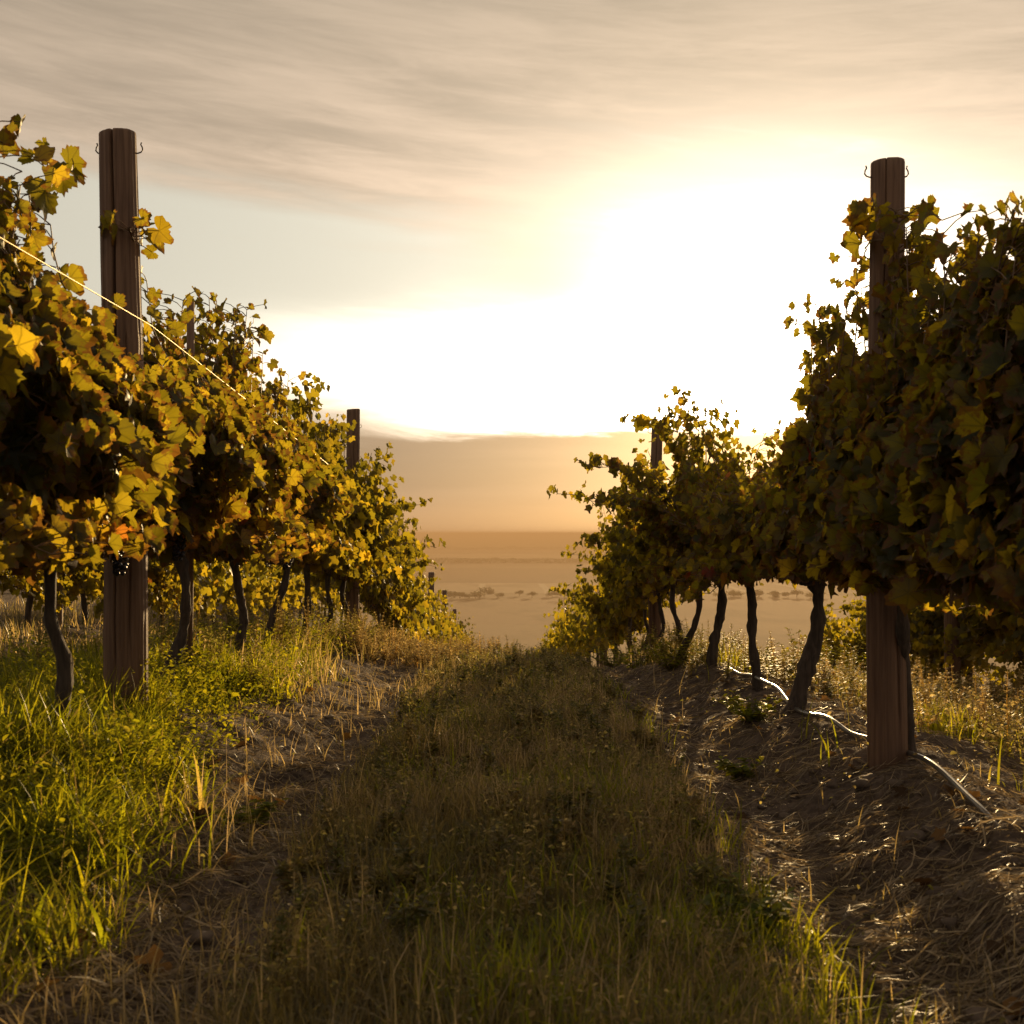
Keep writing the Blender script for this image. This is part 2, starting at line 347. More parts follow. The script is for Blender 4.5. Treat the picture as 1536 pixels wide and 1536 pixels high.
def ground_material():
    m, q, out = new_mat("vineyard_soil_and_plain")
    geo = q.n('ShaderNodeNewGeometry'); pos = geo.outputs['Position']; x, y, z = q.sep(pos)
    n1 = q.noise(pos, 3.0, 5, 0.6); n2 = q.noise(pos, 26.0, 6, 0.65); n3 = q.noise(pos, 150.0, 3, 0.6)
    soil = q.mix(q.ss(n2, 0.3, 0.72), (.062, .046, .037), (.180, .135, .105))
    soil = q.mix(q.m('MULTIPLY', q.ss(n1, 0.40, 0.65), 0.6), soil, (.135, .100, .072))
    # the plain below: fields as bands across the view
    lg = q.m('LOGARITHM', q.m('MAXIMUM', y, 10.0), 10.0)
    wob = q.m('MULTIPLY', q.m('SUBTRACT', q.noise(q.xyz(q.m('MULTIPLY', x, .0016), q.m('MULTIPLY', y, .0004), 0.0), 1.0, 2), 0.5), 0.05)
    t = q.m('DIVIDE', q.m('SUBTRACT', q.m('ADD', lg, wob), 2.6), 2.0)        # 400 m .. 40 km -> 0 .. 1
    def L(d): return (math.log10(d) - 2.6) / 2.0
    dry = (.30, .215, .115); dark = (.135, .085, .045); olive = (.15, .125, .06); pale = (.36, .27, .16)
    fld = q.n('ShaderNodeValToRGB'); cr = fld.color_ramp; cr.interpolation = 'CONSTANT'
    stops = [(0, dry), (L(760), (.285, .20, .11)), (L(1010), (.31, .22, .12)), (L(1110), (.22, .165, .08)), (L(1165), pale), (L(1400), dark), (L(2000), (.19, .13, .065)), (L(2350), (.07, .06, .03)), (L(2750), pale), (L(3400), olive), (L(4400), dry), (L(5600), dark), (L(8000), (.2, .15, .09)), (L(11000), (.09, .07, .05))]
    while len(cr.elements) < len(stops): cr.elements.new(0.5)
    for e, (p, c) in zip(cr.elements, stops): e.position = max(0, min(1, p)); e.color = (*c, 1)
    q.put(fld.inputs[0], t)
    # strips and plots within the bands
    vo = q.n('ShaderNodeTexVoronoi'); vo.distance = 'CHEBYCHEV'
    q.put(vo.inputs['Vector'], q.xyz(q.m('MULTIPLY', x, .0034), q.m('MULTIPLY', y, .0011), 0.0)); vo.inputs['Scale'].default_value = 1.0
    vr = q.sep(vo.outputs['Color'])[0]
    col = q.mix(q.m('MULTIPLY', vr, 0.35), fld.outputs[0], q.mix(0.5, fld.outputs[0], (.10, .085, .04)))
    mot = q.noise(q.xyz(q.m('MULTIPLY', x, .010), q.m('MULTIPLY', y, .0035), 0.0), 1.0, 6, .62)
    col = q.mix(q.m('MULTIPLY', q.ss(mot, .46, .62), .55), col, (.10, .08, .035))
    wv = q.n('ShaderNodeTexWave'); wv.wave_type = 'BANDS'; wv.bands_direction = 'X'; q.put(wv.inputs['Vector'], pos); wv.inputs['Scale'].default_value = 0.0045; wv.inputs['Distortion'].default_value = 0.4
    trk = q.m('MULTIPLY', q.ss(wv.outputs['Fac'], .95, .99), q.m('MULTIPLY', q.ss(y, 1160, 1170), q.ss(y, 1400, 1390)))
    col = q.mix(q.m('MULTIPLY', trk, .7), col, (.5, .42, .28))
    far = q.ss(y, 120, 380)
    slope = q.mix(q.ss(n1, .4, .6), (.14, .11, .05), (.10, .10, .035))
    near = q.mix(q.ss(y, 25, 60), soil, slope)
    p = q.n('ShaderNodeBsdfPrincipled'); p.inputs['Roughness'].default_value = 1.0; p.inputs['Specular IOR Level'].default_value = 0.08
    q.put(p.inputs['Base Color'], q.mix(far, near, col))
    h = q.m('ADD', q.m('MULTIPLY', n2, 0.7), q.m('MULTIPLY', n3, 0.35))
    bp = q.n('ShaderNodeBump'); bp.inputs['Distance'].default_value = 0.02; q.put(bp.inputs['Strength'], q.ss(y, 40, 12, 0.0, 0.8)); q.put(bp.inputs['Height'], h)
    m.node_tree.links.new(bp.outputs[0], p.inputs['Normal']); m.node_tree.links.new(p.outputs[0], out.inputs[0])
    return m
M_ground = ground_material()

# ------------------------------------------------------------------ ground: one sheet to the horizon
def axis(dense, lo, hi, far, ratio=1.18):
    a = list(dense); s = a[1] - a[0]
    p = a[-1]; st = s
    while p < hi: st *= ratio; p += st; a.append(min(p, hi))
    p = a[0]; st = s
    while p > lo: st *= ratio; p -= st; a.insert(0, max(p, lo))
    return np.array(a)
gx = axis(np.arange(-2.6, 2.8001, .026), -60000, 60000, 0)
gd = axis(np.arange(1.3, 11.0, .026), -60, 80000, 0, 1.05)
X, D = np.meshgrid(gx, gd)
Z = gz(X, D)
nx, nd = len(gx), len(gd)
i = np.arange(nd - 1)[:, None] * nx; j = np.arange(nx - 1)[None]
link("ground", mesh_np("ground", np.stack([X, D, Z], -1).reshape(-1, 3), [np.stack([i + j, i + j + 1, i + nx + j + 1, i + nx + j], -1).reshape(-1, 4)], M_ground))
tag(bpy.data.objects["ground"], "bare earthy vineyard ground falling away to the wide hazy plain", kind="structure")

# ------------------------------------------------------------------ leaves
def leaf_template(nout, seed, mid=True):
    r_ = np.random.RandomState(seed)
    ph = np.linspace(-np.pi, np.pi, nout, endpoint=False) + np.pi / nout
    lob = [(0, 1.0, .52), (1.02, .93, .50), (-1.02, .93, .50), (1.98, .80, .54), (-1.98, .80, .54)]
    r = np.full(nout, .76)
    for c, l, w in lob: r = np.maximum(r, l * (1 + .08 * r_.normal()) * np.exp(-((ph - c) / w) ** 2 * .62))
    sinus = np.clip((np.pi - np.abs(ph)) / .55, .18, 1); r = np.where(np.abs(ph) > np.pi - .55, r * sinus, r)
    tooth = np.where(np.arange(nout) % 2 == 0, 1.05, .95) * (1 + .055 * r_.normal(size=nout))
    if nout >= 20: r = r * tooth
    def zz(x, y):
        fold, curl, side = .20 + .45 * r_.rand(), -.55 + .85 * r_.rand(), .18 * r_.normal()
        return fold * np.abs(x) + curl * (x * x * .5 + y * y * .55) + side * x + .10 * np.sin(5.5 * x + 6 * seed) * np.cos(5 * y)
    rs = r_.get_state()
    ring = lambda f: np.stack([np.sin(ph) * r * f, np.cos(ph) * r * f], -1)
    pts = [np.zeros((1, 2))] + ([ring(.52)] if mid else []) + [ring(1.0)]
    P = np.vstack(pts); r_.set_state(rs); P = np.column_stack([P, zz(P[:, 0], P[:, 1])])
    jj = np.arange(nout); k = (jj + 1) % nout
    T = np.stack([np.zeros(nout, int), 1 + jj, 1 + k], -1)
    Q = np.stack([1 + jj, 1 + nout + jj, 1 + nout + k, 1 + k], -1) if mid else np.zeros((0, 4), int)
    return P, T, Q
LT = {0: [leaf_template(40, s) for s in range(8)], 1: [leaf_template(22, s + 20, False) for s in range(6)], 2: [leaf_template(9, s + 40, False) for s in range(5)]}

def unit(v): return v / (np.linalg.norm(v, axis=-1, keepdims=True) + 1e-9)

def place_leaves(mb, pos, nrm, tip, size, tint, lod, rng):
    n = unit(nrm); t = unit(tip - (tip * n).sum(-1, keepdims=True) * n); x = np.cross(t, n)
    R = np.stack([x, t, n], 1)                                      # rows: local axes
    kinds = rng.randint(0, len(LT[lod]), len(pos))
    for k, (P, T, Q) in enumerate(LT[lod]):
        s = np.where(kinds == k)[0]
        if not len(s): continue
        V = np.einsum('pk,nkc->npc', P, R[s]) * size[s][:, None, None] + pos[s][:, None]
        off = (np.arange(len(s)) * len(P))[:, None, None]
        mb.add(V.reshape(-1, 3), (Q[None] + off).reshape(-1, 4) if len(Q) else None, (T[None] + off).reshape(-1, 3), np.repeat(tint[s], len(P), 0))
        if lod == 0: mb.b.append(np.tile(P * np.array([1, 1, 0.0]), (len(s), 1)))

def grow_vine(rng, height, lod, y0=-.62, y1=.62, hc=.55, fill=0, width=.55, nsh=None, yellow=0.0, extra=(), inner=1.0, p2=None, tuck=0):
    """shoots rise from the cordon, arch outward and carry leaves; returns foliage mesh and cane mesh (base of the vine = origin)"""
    leaf, cane = MB(), MB()
    span = y1 - y0
    nsh = nsh or int(round((42, 36, 18)[lod] * span / 1.24))
    step = (.042, .047, .075)[lod]
    allp, alln, allt, alls, allc = [], [], [], [], []
    shoots = []
    for k in range(nsh):
        ys = y0 + span * (k + rng.rand()) / nsh
        side = 1 if k % 2 else -1
        u = rng.rand()
        H = (height(ys) if callable(height) else height) - hc
        if rng.rand() < .3: H *= rng.uniform(.55, .9)
        if u < .52:    L = H * rng.uniform(.74, 1.10); d0 = (side * rng.uniform(.02, .30) * width, rng.uniform(-.28, .28), 1.0); gv = .12
        elif u < .80:  L = H * rng.uniform(.75, 1.1); d0 = (side * rng.uniform(.45, .85) * width, rng.uniform(-.4, .4), 1.0); gv = 1.35
        else:          L = rng.uniform(.22, .42); d0 = (side * rng.uniform(.6, 1.0) * width, rng.uniform(-.5, .5), .35); gv = 3.4
        if inner != 1.0 and d0[0] * np.sign(inner) < 0: d0 = (d0[0] * abs(inner), d0[1], d0[2])      # trained away from the alley
        shoots.append((np.array([side * .03, ys, hc + rng.uniform(-.03, .08)]), np.array(d0), L, gv))
    for k in range(fill):                                            # low hanging shoots of an untrained vine
        shoots.append((np.array([rng.normal() * .06, rng.uniform(y0, y1), rng.uniform(.35, .62)]), rng.normal(size=3) * np.array([.8, .8, .3]), rng.uniform(.25, .45), 2.0))
    for s in extra: shoots.append(tuple(np.array(q) if isinstance(q, tuple) else q for q in s))
    for st, d, L, gv in shoots:
        n = max(3, int(L / step)); p = st.copy(); d = unit(d.astype(float)); pts = [p.copy()]
        for q in range(n):
            d = unit(d + np.array([rng.normal() * .07, rng.normal() * .07, -gv * step + rng.normal() * .04])); p = p + d * step; pts.append(p.copy())
        pts = np.array(pts)
        if tuck: lim = .02 + (.36 if tuck > 0 else .09) * np.clip((1.36 - pts[:, 2]) / .62, 0, 1) ** 1.2; pts[:, 0] = np.where(pts[:, 0] * tuck > lim, tuck * lim, pts[:, 0])
        if lod < 2: cane.tube(pts[::2] if len(pts) > 4 else pts, np.linspace(.0050, .0018, len(pts[::2] if len(pts) > 4 else pts)), 4 if lod else 5, caps=False)
        m = len(pts) - 1
        reps = 2 if lod < 2 else 1
        for rp in range(reps):
            a = rng.uniform(0, 2 * np.pi, m)
            out = np.stack([np.cos(a), np.sin(a) * .8, rng.uniform(-.15, .6, m)], -1)
            sgn = np.where(np.abs(pts[1:, 0]) > .05, np.sign(pts[1:, 0]), np.where(rng.rand(m) < .5, 1, -1))
            out[:, 0] = np.where(rng.rand(m) < .75, np.abs(out[:, 0]) * sgn, out[:, 0])
            out = unit(out)
            pet = rng.uniform(.035, .095, m) * (1.0 if rp == 0 else 1.35)
            pos = pts[1:] + out * pet[:, None]
            if tuck:
                sx = pos[:, 0] * tuck; lim = .04 + (.42 if tuck > 0 else .13) * np.clip((1.36 - pos[:, 2]) / .62, 0, 1) ** 1.2
                pos[:, 0] = np.where((pos[:, 2] < 1.56) & (sx > lim), tuck * (lim - .10 * rng.rand(m)), pos[:, 0])
            keep = np.ones(m, bool) if rp == 0 else rng.rand(m) < (p2 if p2 is not None else (.95 if lod == 0 else .80))
            f = np.arange(1, m + 1) / m
            size = rng.uniform(.033, .064, m) * (1.12 - .55 * f ** 2.2) * (1, 1.10, 1.55)[lod]
            nrm = np.stack([sgn * .75, np.zeros(m) - .22, np.full(m, .34)], -1) + rng.normal(size=(m, 3)) * np.array([.50, .80, .42])
            tip = out * .6 + np.array([0, 0, -.85]) + rng.normal(size=(m, 3)) * .38
            hue = np.clip(rng.beta(2.0, 2.7, m) * .82 + yellow * .10 + .12 * (pos[:, 2] < hc + .2) + .26 * (rng.rand(m) < .022), 0, 1)
            tint = np.stack([hue, rng.rand(m), rng.rand(m), np.ones(m)], -1)
            if lod == 0:
                for a0, b0 in zip(pts[1:][keep], pos[keep]):
                    cane.tube([a0, (a0 + b0) / 2 + np.array([0, 0, .006]), b0], [.0022, .0018, .0016], 3, caps=False)
            allp.append(pos[keep]); alln.append(nrm[keep]); allt.append(tip[keep]); alls.append(size[keep]); allc.append(tint[keep])
    place_leaves(leaf, np.vstack(allp), np.vstack(alln), np.vstack(allt), np.concatenate(alls), np.vstack(allc), lod, rng)
    if cane.n: leaf.merge(cane, 1)
    return leaf.mesh("foliage", [M_leaf, M_cane]), None

def trunk_mesh(rng, lod, y0, y1, lean=None, hc=.55, r0=.023, base=(0, 0)):
    """gnarled stem and the two arms of the cordon"""
    mb = MB(); K = (26, 14, 7)[lod]; n = (12, 8, 5)[lod]
    t = np.linspace(0, 1, K)
    px = np.array(lean[0]) if lean else np.array([base[0], *(rng.normal(size=3) * .024), 0])
    py = np.array(lean[1]) if lean else np.array([base[1], *(rng.normal(size=3) * .028), 0])
    tt = np.linspace(0, 1, len(px))
    zs = -.08 + (hc + .08) * t
    pts = np.stack([hermite(t, tt, px), hermite(t, tt, py), zs], -1)
    r = r0 * (1.25 - .50 * t + .75 * np.exp(-t / .07)) * (1 + .22 * (vnoise(t * 9 + rng.rand() * 50, t * 0, 3) - .5) * 2 + .06 * rng.normal(size=K))
    r[-3:] *= 1.15
    mb.tube(pts, r, n, rng, .09, ridge=.16)
    for e in (y0 * .93, y1 * .93):
        q = np.linspace(0, 1, (14, 8, 4)[lod])
        a = np.stack([rng.normal(size=len(q)) * .008, e * q, hc - .02 + .05 * np.sin(q * np.pi * .5) + rng.normal(size=len(q)) * .008], -1); a[0] = pts[-2]
        mb.tube(a, np.linspace(r0 * .75, r0 * .40, len(q)) * (1 + .1 * rng.normal(size=len(q))), n, rng, .06)
    return mb.mesh("trunk", M_trunk)

# icosphere for berries
def ico():
    p = (1 + 5 ** .5) / 2
    v = unit(np.array([(-1, p, 0), (1, p, 0), (-1, -p, 0), (1, -p, 0), (0, -1, p), (0, 1, p), (0, -1, -p), (0, 1, -p), (p, 0, -1), (p, 0, 1), (-p, 0, -1), (-p, 0, 1)], float))
    f = [(0, 11, 5), (0, 5, 1), (0, 1, 7), (0, 7, 10), (0, 10, 11), (1, 5, 9), (5, 11, 4), (11, 10, 2), (10, 7, 6), (7, 1, 8), (3, 9, 4), (3, 4, 2), (3, 2, 6), (3, 6, 8), (3, 8, 9), (4, 9, 5), (2, 4, 11), (6, 2, 10), (8, 6, 7), (9, 8, 1)]
    v = list(map(tuple, v)); nf = []; mid = {}
    def md(a, b):
        k = (min(a, b), max(a, b))
        if k not in mid: mid[k] = len(v); v.append(tuple(unit(np.array(v[a]) + np.array(v[b]))))
        return mid[k]
    for a, b, c in f:
        x, y, z = md(a, b), md(b, c), md(c, a); nf += [(a, x, z), (b, y, x), (c, z, y), (x, y, z)]
    return np.array(v), np.array(nf)
ICO = ico()
def bunch_mesh(rng):
    mb = MB()
    mb.tube([(0, 0, .05), (0, .004, 0), (0, 0, -.15)], [.003, .003, .0015], 5)
    for k in range(58):
        z = -.16 * rng.rand() ** .8; rr = .042 * (1 + z / .19) + .006
        a = rng.rand() * 6.283; q = rr * rng.rand() ** .4
        mb.add(ICO[0] * rng.uniform(.0075, .0095) + np.array([q * np.cos(a), q * np.sin(a), z]), tris=ICO[1])
    return mb.mesh("grape_bunch", M_grape)

# ------------------------------------------------------------------ posts
def post_mesh(rng, H, rt, rb, crack=None, lod=0):
    n = 180 if lod == 0 else 20; K = 80 if lod == 0 else 12
    z = np.concatenate([np.linspace(-.25, H - .012, K), [H - .004, H]])
    a = np.arange(n) / n * 2 * np.pi
    A, Zz = np.meshgrid(a, z)
    R = rb + (rt - rb) * np.clip(Zz / H, 0, 1)
    seed = rng.randint(1000)
    R = R * (1 + .05 * (fbm(np.cos(A) * 1.3 + 7, np.sin(A) * 1.3 + Zz * 1.1 + 3, seed) - .5) * 2)
    if lod == 0:
        R += (fbm(np.cos(A) * 6 + 9 + .5 * vnoise(A * 3, Zz * 2, 3), np.sin(A) * 6 + 9 + Zz * .35, seed + 5, 3) - .5) * .006
        for (ca, w, dep, z0, z1) in (crack or []):
            cc = ca + (fbm(Zz * 3.1, Zz * 0 + 2, seed + 9, 2) - .5) * .14
            dd = np.abs((A - cc + np.pi) % (2 * np.pi) - np.pi)
            R -= dep * np.exp(-(dd / w) ** 2) * np.clip((Zz - z0) / .15, 0, 1) * np.clip((z1 - Zz) / .02, 0, 1)
        for q in range(7):                                           # knots
            ka, kz = rng.rand() * 6.283, rng.rand() * H
            dd = np.abs((A - ka + np.pi) % (2 * np.pi) - np.pi) * rt
            R += .006 * np.exp(-((dd / .018) ** 2 + ((Zz - kz) / .03) ** 2)) - .005 * np.exp(-((dd / .006) ** 2 + ((Zz - kz) / .012) ** 2))
    R[-1] *= .86; R[-2] *= .965
    wob = rng.normal(size=2) * .006
    V = np.stack([R * np.cos(A) + wob[0] * np.sin(Zz * 2.1), R * np.sin(A) + wob[1] * np.sin(Zz * 1.7), Zz + (np.arange(len(z)) >= K)[:, None] * (.006 * np.cos(A - 1.0))], -1)
    mb = MB()
    i = np.arange(len(z) - 1)[:, None] * n; j = np.arange(n)[None]; j2 = (j + 1) % n
    Q = np.stack([i + j, i + j2, i + n + j2, i + n + j], -1).reshape(-1, 4)
    V = np.vstack([V.reshape(-1, 3), [[wob[0] * np.sin(H * 2.1), wob[1] * np.sin(H * 1.7), H + .002]]])
    b = (len(z) - 1) * n; jj = np.arange(n)
    mb.add(V, Q, np.stack([b + jj, b + (jj + 1) % n, np.full(n, len(V) - 1)], -1))
    return mb.mesh("trellis_post", M_post)

def hook_mesh(s):
    """bent wire hook screwed into the side of a post"""
    mb = MB()
    p = [(-.02, 0, 0), (.006, 0, .0), (.018, 0, .004), (.026, 0, .014), (.024, 0, .026), (.018, 0, .036), (.021, 0, .046)]
    mb.tube([(s * a * .8, b, c * .8) for a, b, c in p], .0025, 7)
    return mb.mesh("wire_hook", M_hook)
HOOKM = {1: hook_mesh(1), -1: hook_mesh(-1)}

def post(x, d, H, rt, rb, label, seed, hooks=(), crack=None, lod=0, lean=(0, 0), group="wooden trellis posts of the vine rows"):
    z = float(ground(x, d))
    o = link("trellis_post", post_mesh(np.random.RandomState(seed), H, rt, rb, crack, lod), (x, d, z))
    o.rotation_euler = (lean[1], lean[0], 0)
    tag(o, label, "post", group)
    for s, h in hooks:
        r = rb + (rt - rb) * h / H
        link("wire_hook", HOOKM[s], (s * (r - .002), 0, h), o)
    return o

def LX(d): return -1.262 - .0125 * d          # left alley row
def RX(d): return 1.158 + .0062 * d           # right alley row
LP = [3.98, 10.2, 16.4, 22.3, 28.0, 34.5, 41, 47.5]
RP = [3.69, 9.92, 16.1, 22.3, 28.4, 34.5, 41, 47.5]
hk = [(1, 1.88), (-1, 1.88), (1, 1.60), (-1, 1.60)]
crk = [(-1.60, .060, .034, .55, 2.2), (-1.05, .035, .014, .2, 1.3), (-2.3, .03, .010, .5, 1.7), (-1.75, .035, .016, .1, .8), (1.2, .07, .012, 0, 2)]
H1 = 1.375 - float(ground(LX(LP[0]), LP[0]))
post(LX(LP[0]), LP[0], H1, .0610, .073, "tall cracked grey wooden post at the front of the left vine row", 4, [(1, H1 - .075), (-1, H1 - .075), (1, H1 - .36)], crk, 0, (-.017, 0))
H2 = 1.20 - float(ground(RX(RP[0]), RP[0]))
post(RX(RP[0]), RP[0], 1.185 - float(ground(RX(RP[0]), RP[0])), .0505, .060, "tall dark wooden post at the front of the right vine row", 9, [(1, 1.84), (-1, 1.84), (-1, 1.58)], [(-1.2, .045, .018, .1, 1.2), (-2.0, .035, .012, .6, 2.2), (-1.5, .03, .010, .9, 1.6)], 0, (.004, 0))
post(LX(LP[1]), LP[1], 1.087 - float(ground(LX(LP[1]), LP[1])), .056, .060, "second wooden post of the left row, its top clear of the leaves", 12, hk, [(-1.3, .08, .010, .2, 1.9)], 0)
post(RX(RP[1]), RP[1], .945 - float(ground(RX(RP[1]), RP[1])), .046, .052, "second wooden post of the right row, its top clear of the leaves", 13, hk, [(-1.8, .08, .010, .2, 1.9)], 0)
ords = ["first", "second", "third", "fourth", "fifth", "sixth", "seventh", "eighth", "ninth", "tenth", "eleventh", "twelfth", "thirteenth", "fourteenth", "fifteenth"]
tops = {2: -.08, 3: -.74, 4: -1.36}
for k in range(2, 8):
    d = LP[k]; x = LX(d); h = (tops[k] - float(ground(x, d))) if k in tops else 1.9
    post(x, d, h, .058, .062, f"{ords[k]} wooden post of the left row, down the slope" + (" and overhung by a leafy sprig" if k == 2 else ""), 20 + k, [(1, h - .08), (-1, h - .08)], None, 1)
for k in range(2, 8):
    d = RP[k]; x = RX(d)
    post(x, d, 1.72, .05, .055, f"{ords[k]} wooden post of the right row, down the slope among leaves", 40 + k, [], None, 1)

# ------------------------------------------------------------------ vines
def vine(x, d, rng, height, lod, label, group, meshes=None, lean=None, y0=-.62, y1=.62, width=.55, inner=1.0, p2=None, tuck=0, yellow=0.0, extra=(), nsh=None, r0=.020, bunches=0, rot=0.0, sc=1.0, sx=1.0):
    root = link("grape_vine", None, (x, d, float(ground(x, d))), None, rot)
    root.empty_display_size = .2; root.scale = (sx, 1, sc)
    tag(root, label, "grape vine", group)
    if meshes is None:
        f, c = grow_vine(rng, height, lod, y0, y1, width=width, yellow=yellow, extra=extra, nsh=nsh, inner=inner, p2=p2, tuck=tuck)
        meshes = (trunk_mesh(rng, lod, y0, y1, lean, r0=r0), f, c)
    link("trunk", meshes[0], (0, 0, 0), root)
    link("foliage", meshes[1], (0, 0, 0), root)
    if meshes[2]: link("cane", meshes[2], (0, 0, 0), root)
    for b in range(bunches):
        s = 1 if rng.rand() < .5 else -1
        link("grape_bunch", BUNCH[rng.randint(len(BUNCH))], (s * rng.uniform(.05, .20), rng.uniform(-.5, .5), rng.uniform(.62, .90)), root)
    return root, meshes
BUNCH = [bunch_mesh(np.random.RandomState(s)) for s in range(3)]

VARS = {}
SIDE = {}
for lod in (1, 2):
    SIDE[lod] = []
    for k, h in enumerate((1.5, 1.66, 1.58)):
        r_ = np.random.RandomState(500 + lod * 50 + k)
        f, c = grow_vine(r_, h, lod, fill=(26, 16)[lod - 1])
        SIDE[lod].append((trunk_mesh(r_, lod, -.62, .62), f, c))
for lod, hs in ((1, (1.60, 1.72, 1.66, 1.78)), (2, (1.55, 1.65, 1.72, 1.62, 1.7))):
    VARS[lod] = []
    for k, h in enumerate(hs):
        r_ = np.random.RandomState(300 + lod * 50 + k)
        f, c = grow_vine(r_, h, lod)
        VARS[lod].append((trunk_mesh(r_, lod, -.62, .62), f, c))

LEFT = "vines of the left row beside the grassy alley"; RIGHT = "vines of the right row beside the grassy alley"
# left row, nearest vines one by one (depth, height above ground, options)
left = [
 (3.30, lambda y: 1.60 if y < -.05 else (1.46 if y < .2 else 1.2), dict(y0=-.85, y1=.66, yellow=.5, lean=([-.045, .03, .035, .0, .0], [-.02, .0, .02, .0, 0]), r0=.020, bunches=5, nsh=92, width=.55, extra=[((.02, .60, 1.64), (1, .03, .05), .26, .9), ((-.03, -.3, 1.5), (-.1, 0, 1), .22, .4), ((-.0, -.1, 1.5), (.2, 0, 1), .2, .4)]), "large leaved grape vine on a bent bare trunk in front of the cracked post"),
 (4.55, lambda y: 1.18 if y < -.2 else 1.52, dict(y0=-.45, yellow=.5, lean=([-.06, -.02, .03, .05, .02], [.0, .0, .03, .0, 0]), bunches=4), "grape vine right behind the cracked post of the left row"),
 (5.55, 1.68, dict(y0=-.45, y1=.5, lean=([.02, .03, .05, .03, .0], [.0, .0, .03, .0, 0]), bunches=3), "second grape vine behind the cracked post, on a thin straight trunk"),
 (6.60, 1.58, dict(y0=-.52, y1=.6, lean=([-.05, -.04, .0, .06, .09], [0, .0, .02, .0, 0]), bunches=3), "third grape vine behind the cracked post, trunk leaning to the alley"),
 (7.75, 1.56, dict(y0=-.55, y1=.5, bunches=2, extra=[((.0, -.1, 1.52), (.7, -.1, .55), .36, .3), ((.02, .0, 1.48), (.6, 0, .7), .34, .4)]), "fourth grape vine behind the cracked post, with a sprig sticking up"),
 (8.75, 1.64, dict(y0=-.5, y1=.5, extra=[((.05, 0, 1.52), (1, 0, .25), .38, .5)]), "fifth grape vine behind the cracked post, with a sprig toward the alley"),
 (9.70, 1.62, dict(y0=-.48, y1=.6, extra=[((.0, .4, 1.42), (.5, .1, 1), .25, .8)]), "sixth grape vine behind the cracked post, just before the second post"),
]
for k, (d, h, opt, lab) in enumerate(left):
    vine(LX(d), d, np.random.RandomState(100 + k), h, 0 if d < 7 else 1, lab, LEFT, **{'tuck': 1 if d < 9.5 else 0, 'p2': 1.0, 'width': .55, 'nsh': int(62 * (opt.get('y1', .62) - opt.get('y0', -.62)) / 1.24), **opt})
right = [
 (2.30, lambda y: 1.40 if y < .6 else 1.5, dict(y1=.95, nsh=86, width=.7, inner=.15, tuck=-1), "grape vine cut by the right edge of the photo, nearest of the right row"),
 (3.55, lambda y: 1.62 if y < .1 else 1.3, dict(y0=-.42, y1=.55, nsh=74, inner=.25, tuck=-1, lean=([.10, .09, .07, .03, 0], [.25, .22, .18, .08, 0]), extra=[((-.06, .1, 1.62), (-.6, -.2, .1), .20, 1.8), ((-.02, .0, 1.44), (.0, -.12, 1), .28, .4), ((.0, .0, 1.66), (-.3, -.1, .1), .10, 1.0)]), "dark tall grape vine tangled round the front post of the right row"),
 (4.72, lambda y: 1.56 if y < -.1 else (1.2 if y < .05 else .98), dict(y0=-.60, y1=.34, nsh=74, inner=.5, tuck=-1, p2=1.0, lean=([-.06, -.03, .02, .05, .04], [0, 0, 0, 0, 0]), r0=.025, extra=[((-.0, -.35, 1.4), (-.35, .1, .7), .26, .6)]), "first grape vine behind the right front post, trunk by the white hose end"),
 (5.66, .98, dict(y0=-.45, y1=.5, nsh=46, lean=([.0, -.01, -.03, -.03, -.05], [0, 0, 0, 0, 0])), "low grape vine with the sun shining just over its leaves"),
 (6.85, lambda y: 1.15 if y < -.2 else 1.55, dict(y0=-.6, y1=.45, nsh=52, lean=([-.03, -.03, .0, .03, .02], [0, 0, 0, 0, 0]), r0=.025), "grape vine on a straight trunk just left of the sun"),
 (7.72, lambda y: 1.66 if y < 0 else (1.42 if y < .2 else 1.2), dict(nsh=46, y0=-.4, y1=.5, lean=([-.12, -.08, .0, .03, .02], [0, 0, 0, 0, 0]), extra=[((-.12, -.1, 1.50), (-.8, .1, .35), .34, .9)]), "grape vine with a leaning trunk and a sprig reaching out below the sun"),
 (8.80, 1.30, dict(y0=-.55, y1=.5, width=.6, extra=[((-.20, .0, .85), (-1, .1, .12), .55, .55)]), "bushy grape vine with a long sprig reaching low over the alley"),
 (9.75, 1.30, dict(y0=-.5, y1=.5, width=.85, extra=[((-.16, .2, 1.28), (-.25, 0, .7), .36, .8)]), "grape vine at the foot of the second right post, hanging into the alley"),
]
for k, (d, h, opt, lab) in enumerate(right):
    vine(RX(d), d, np.random.RandomState(200 + k), h, 0 if d < 7 else 1, lab, RIGHT, **{'width': .7, **opt})

def row_rest(XF, posts, start, end, side, grp, seed, scale=1.0):
    rng = np.random.RandomState(seed); d = start; cnt = {}
    while d < end:
        lod = 1 if d < 15 else 2
        pi = max([q for q in range(len(posts)) if posts[q] < d], default=0); cnt[pi] = cnt.get(pi, 0) + 1
        far = pi >= 3
        if far: lab = f"grape vine far down the slope in the {side} row, beyond its fourth post"
        else: lab = f"{ords[cnt[pi]-1]} grape vine beyond the {ords[pi]} post of the {side} row"
        k = rng.randint(len(VARS[lod]))
        vine(XF(d) + rng.normal() * .03, d, rng, 0, lod, lab, grp, VARS[lod][k], rot=(0 if rng.rand() < .5 else math.pi) + rng.normal() * .05, sc=scale * rng.uniform(.94, 1.06), sx=.72 if side == 'left' else .80)
        d += rng.uniform(1.02, 1.22)
row_rest(LX, LP, 10.75, 62, "left", LEFT, 1, .93)
row_rest(RX, RP, 10.75, 62, "right", RIGHT, 2, .96)

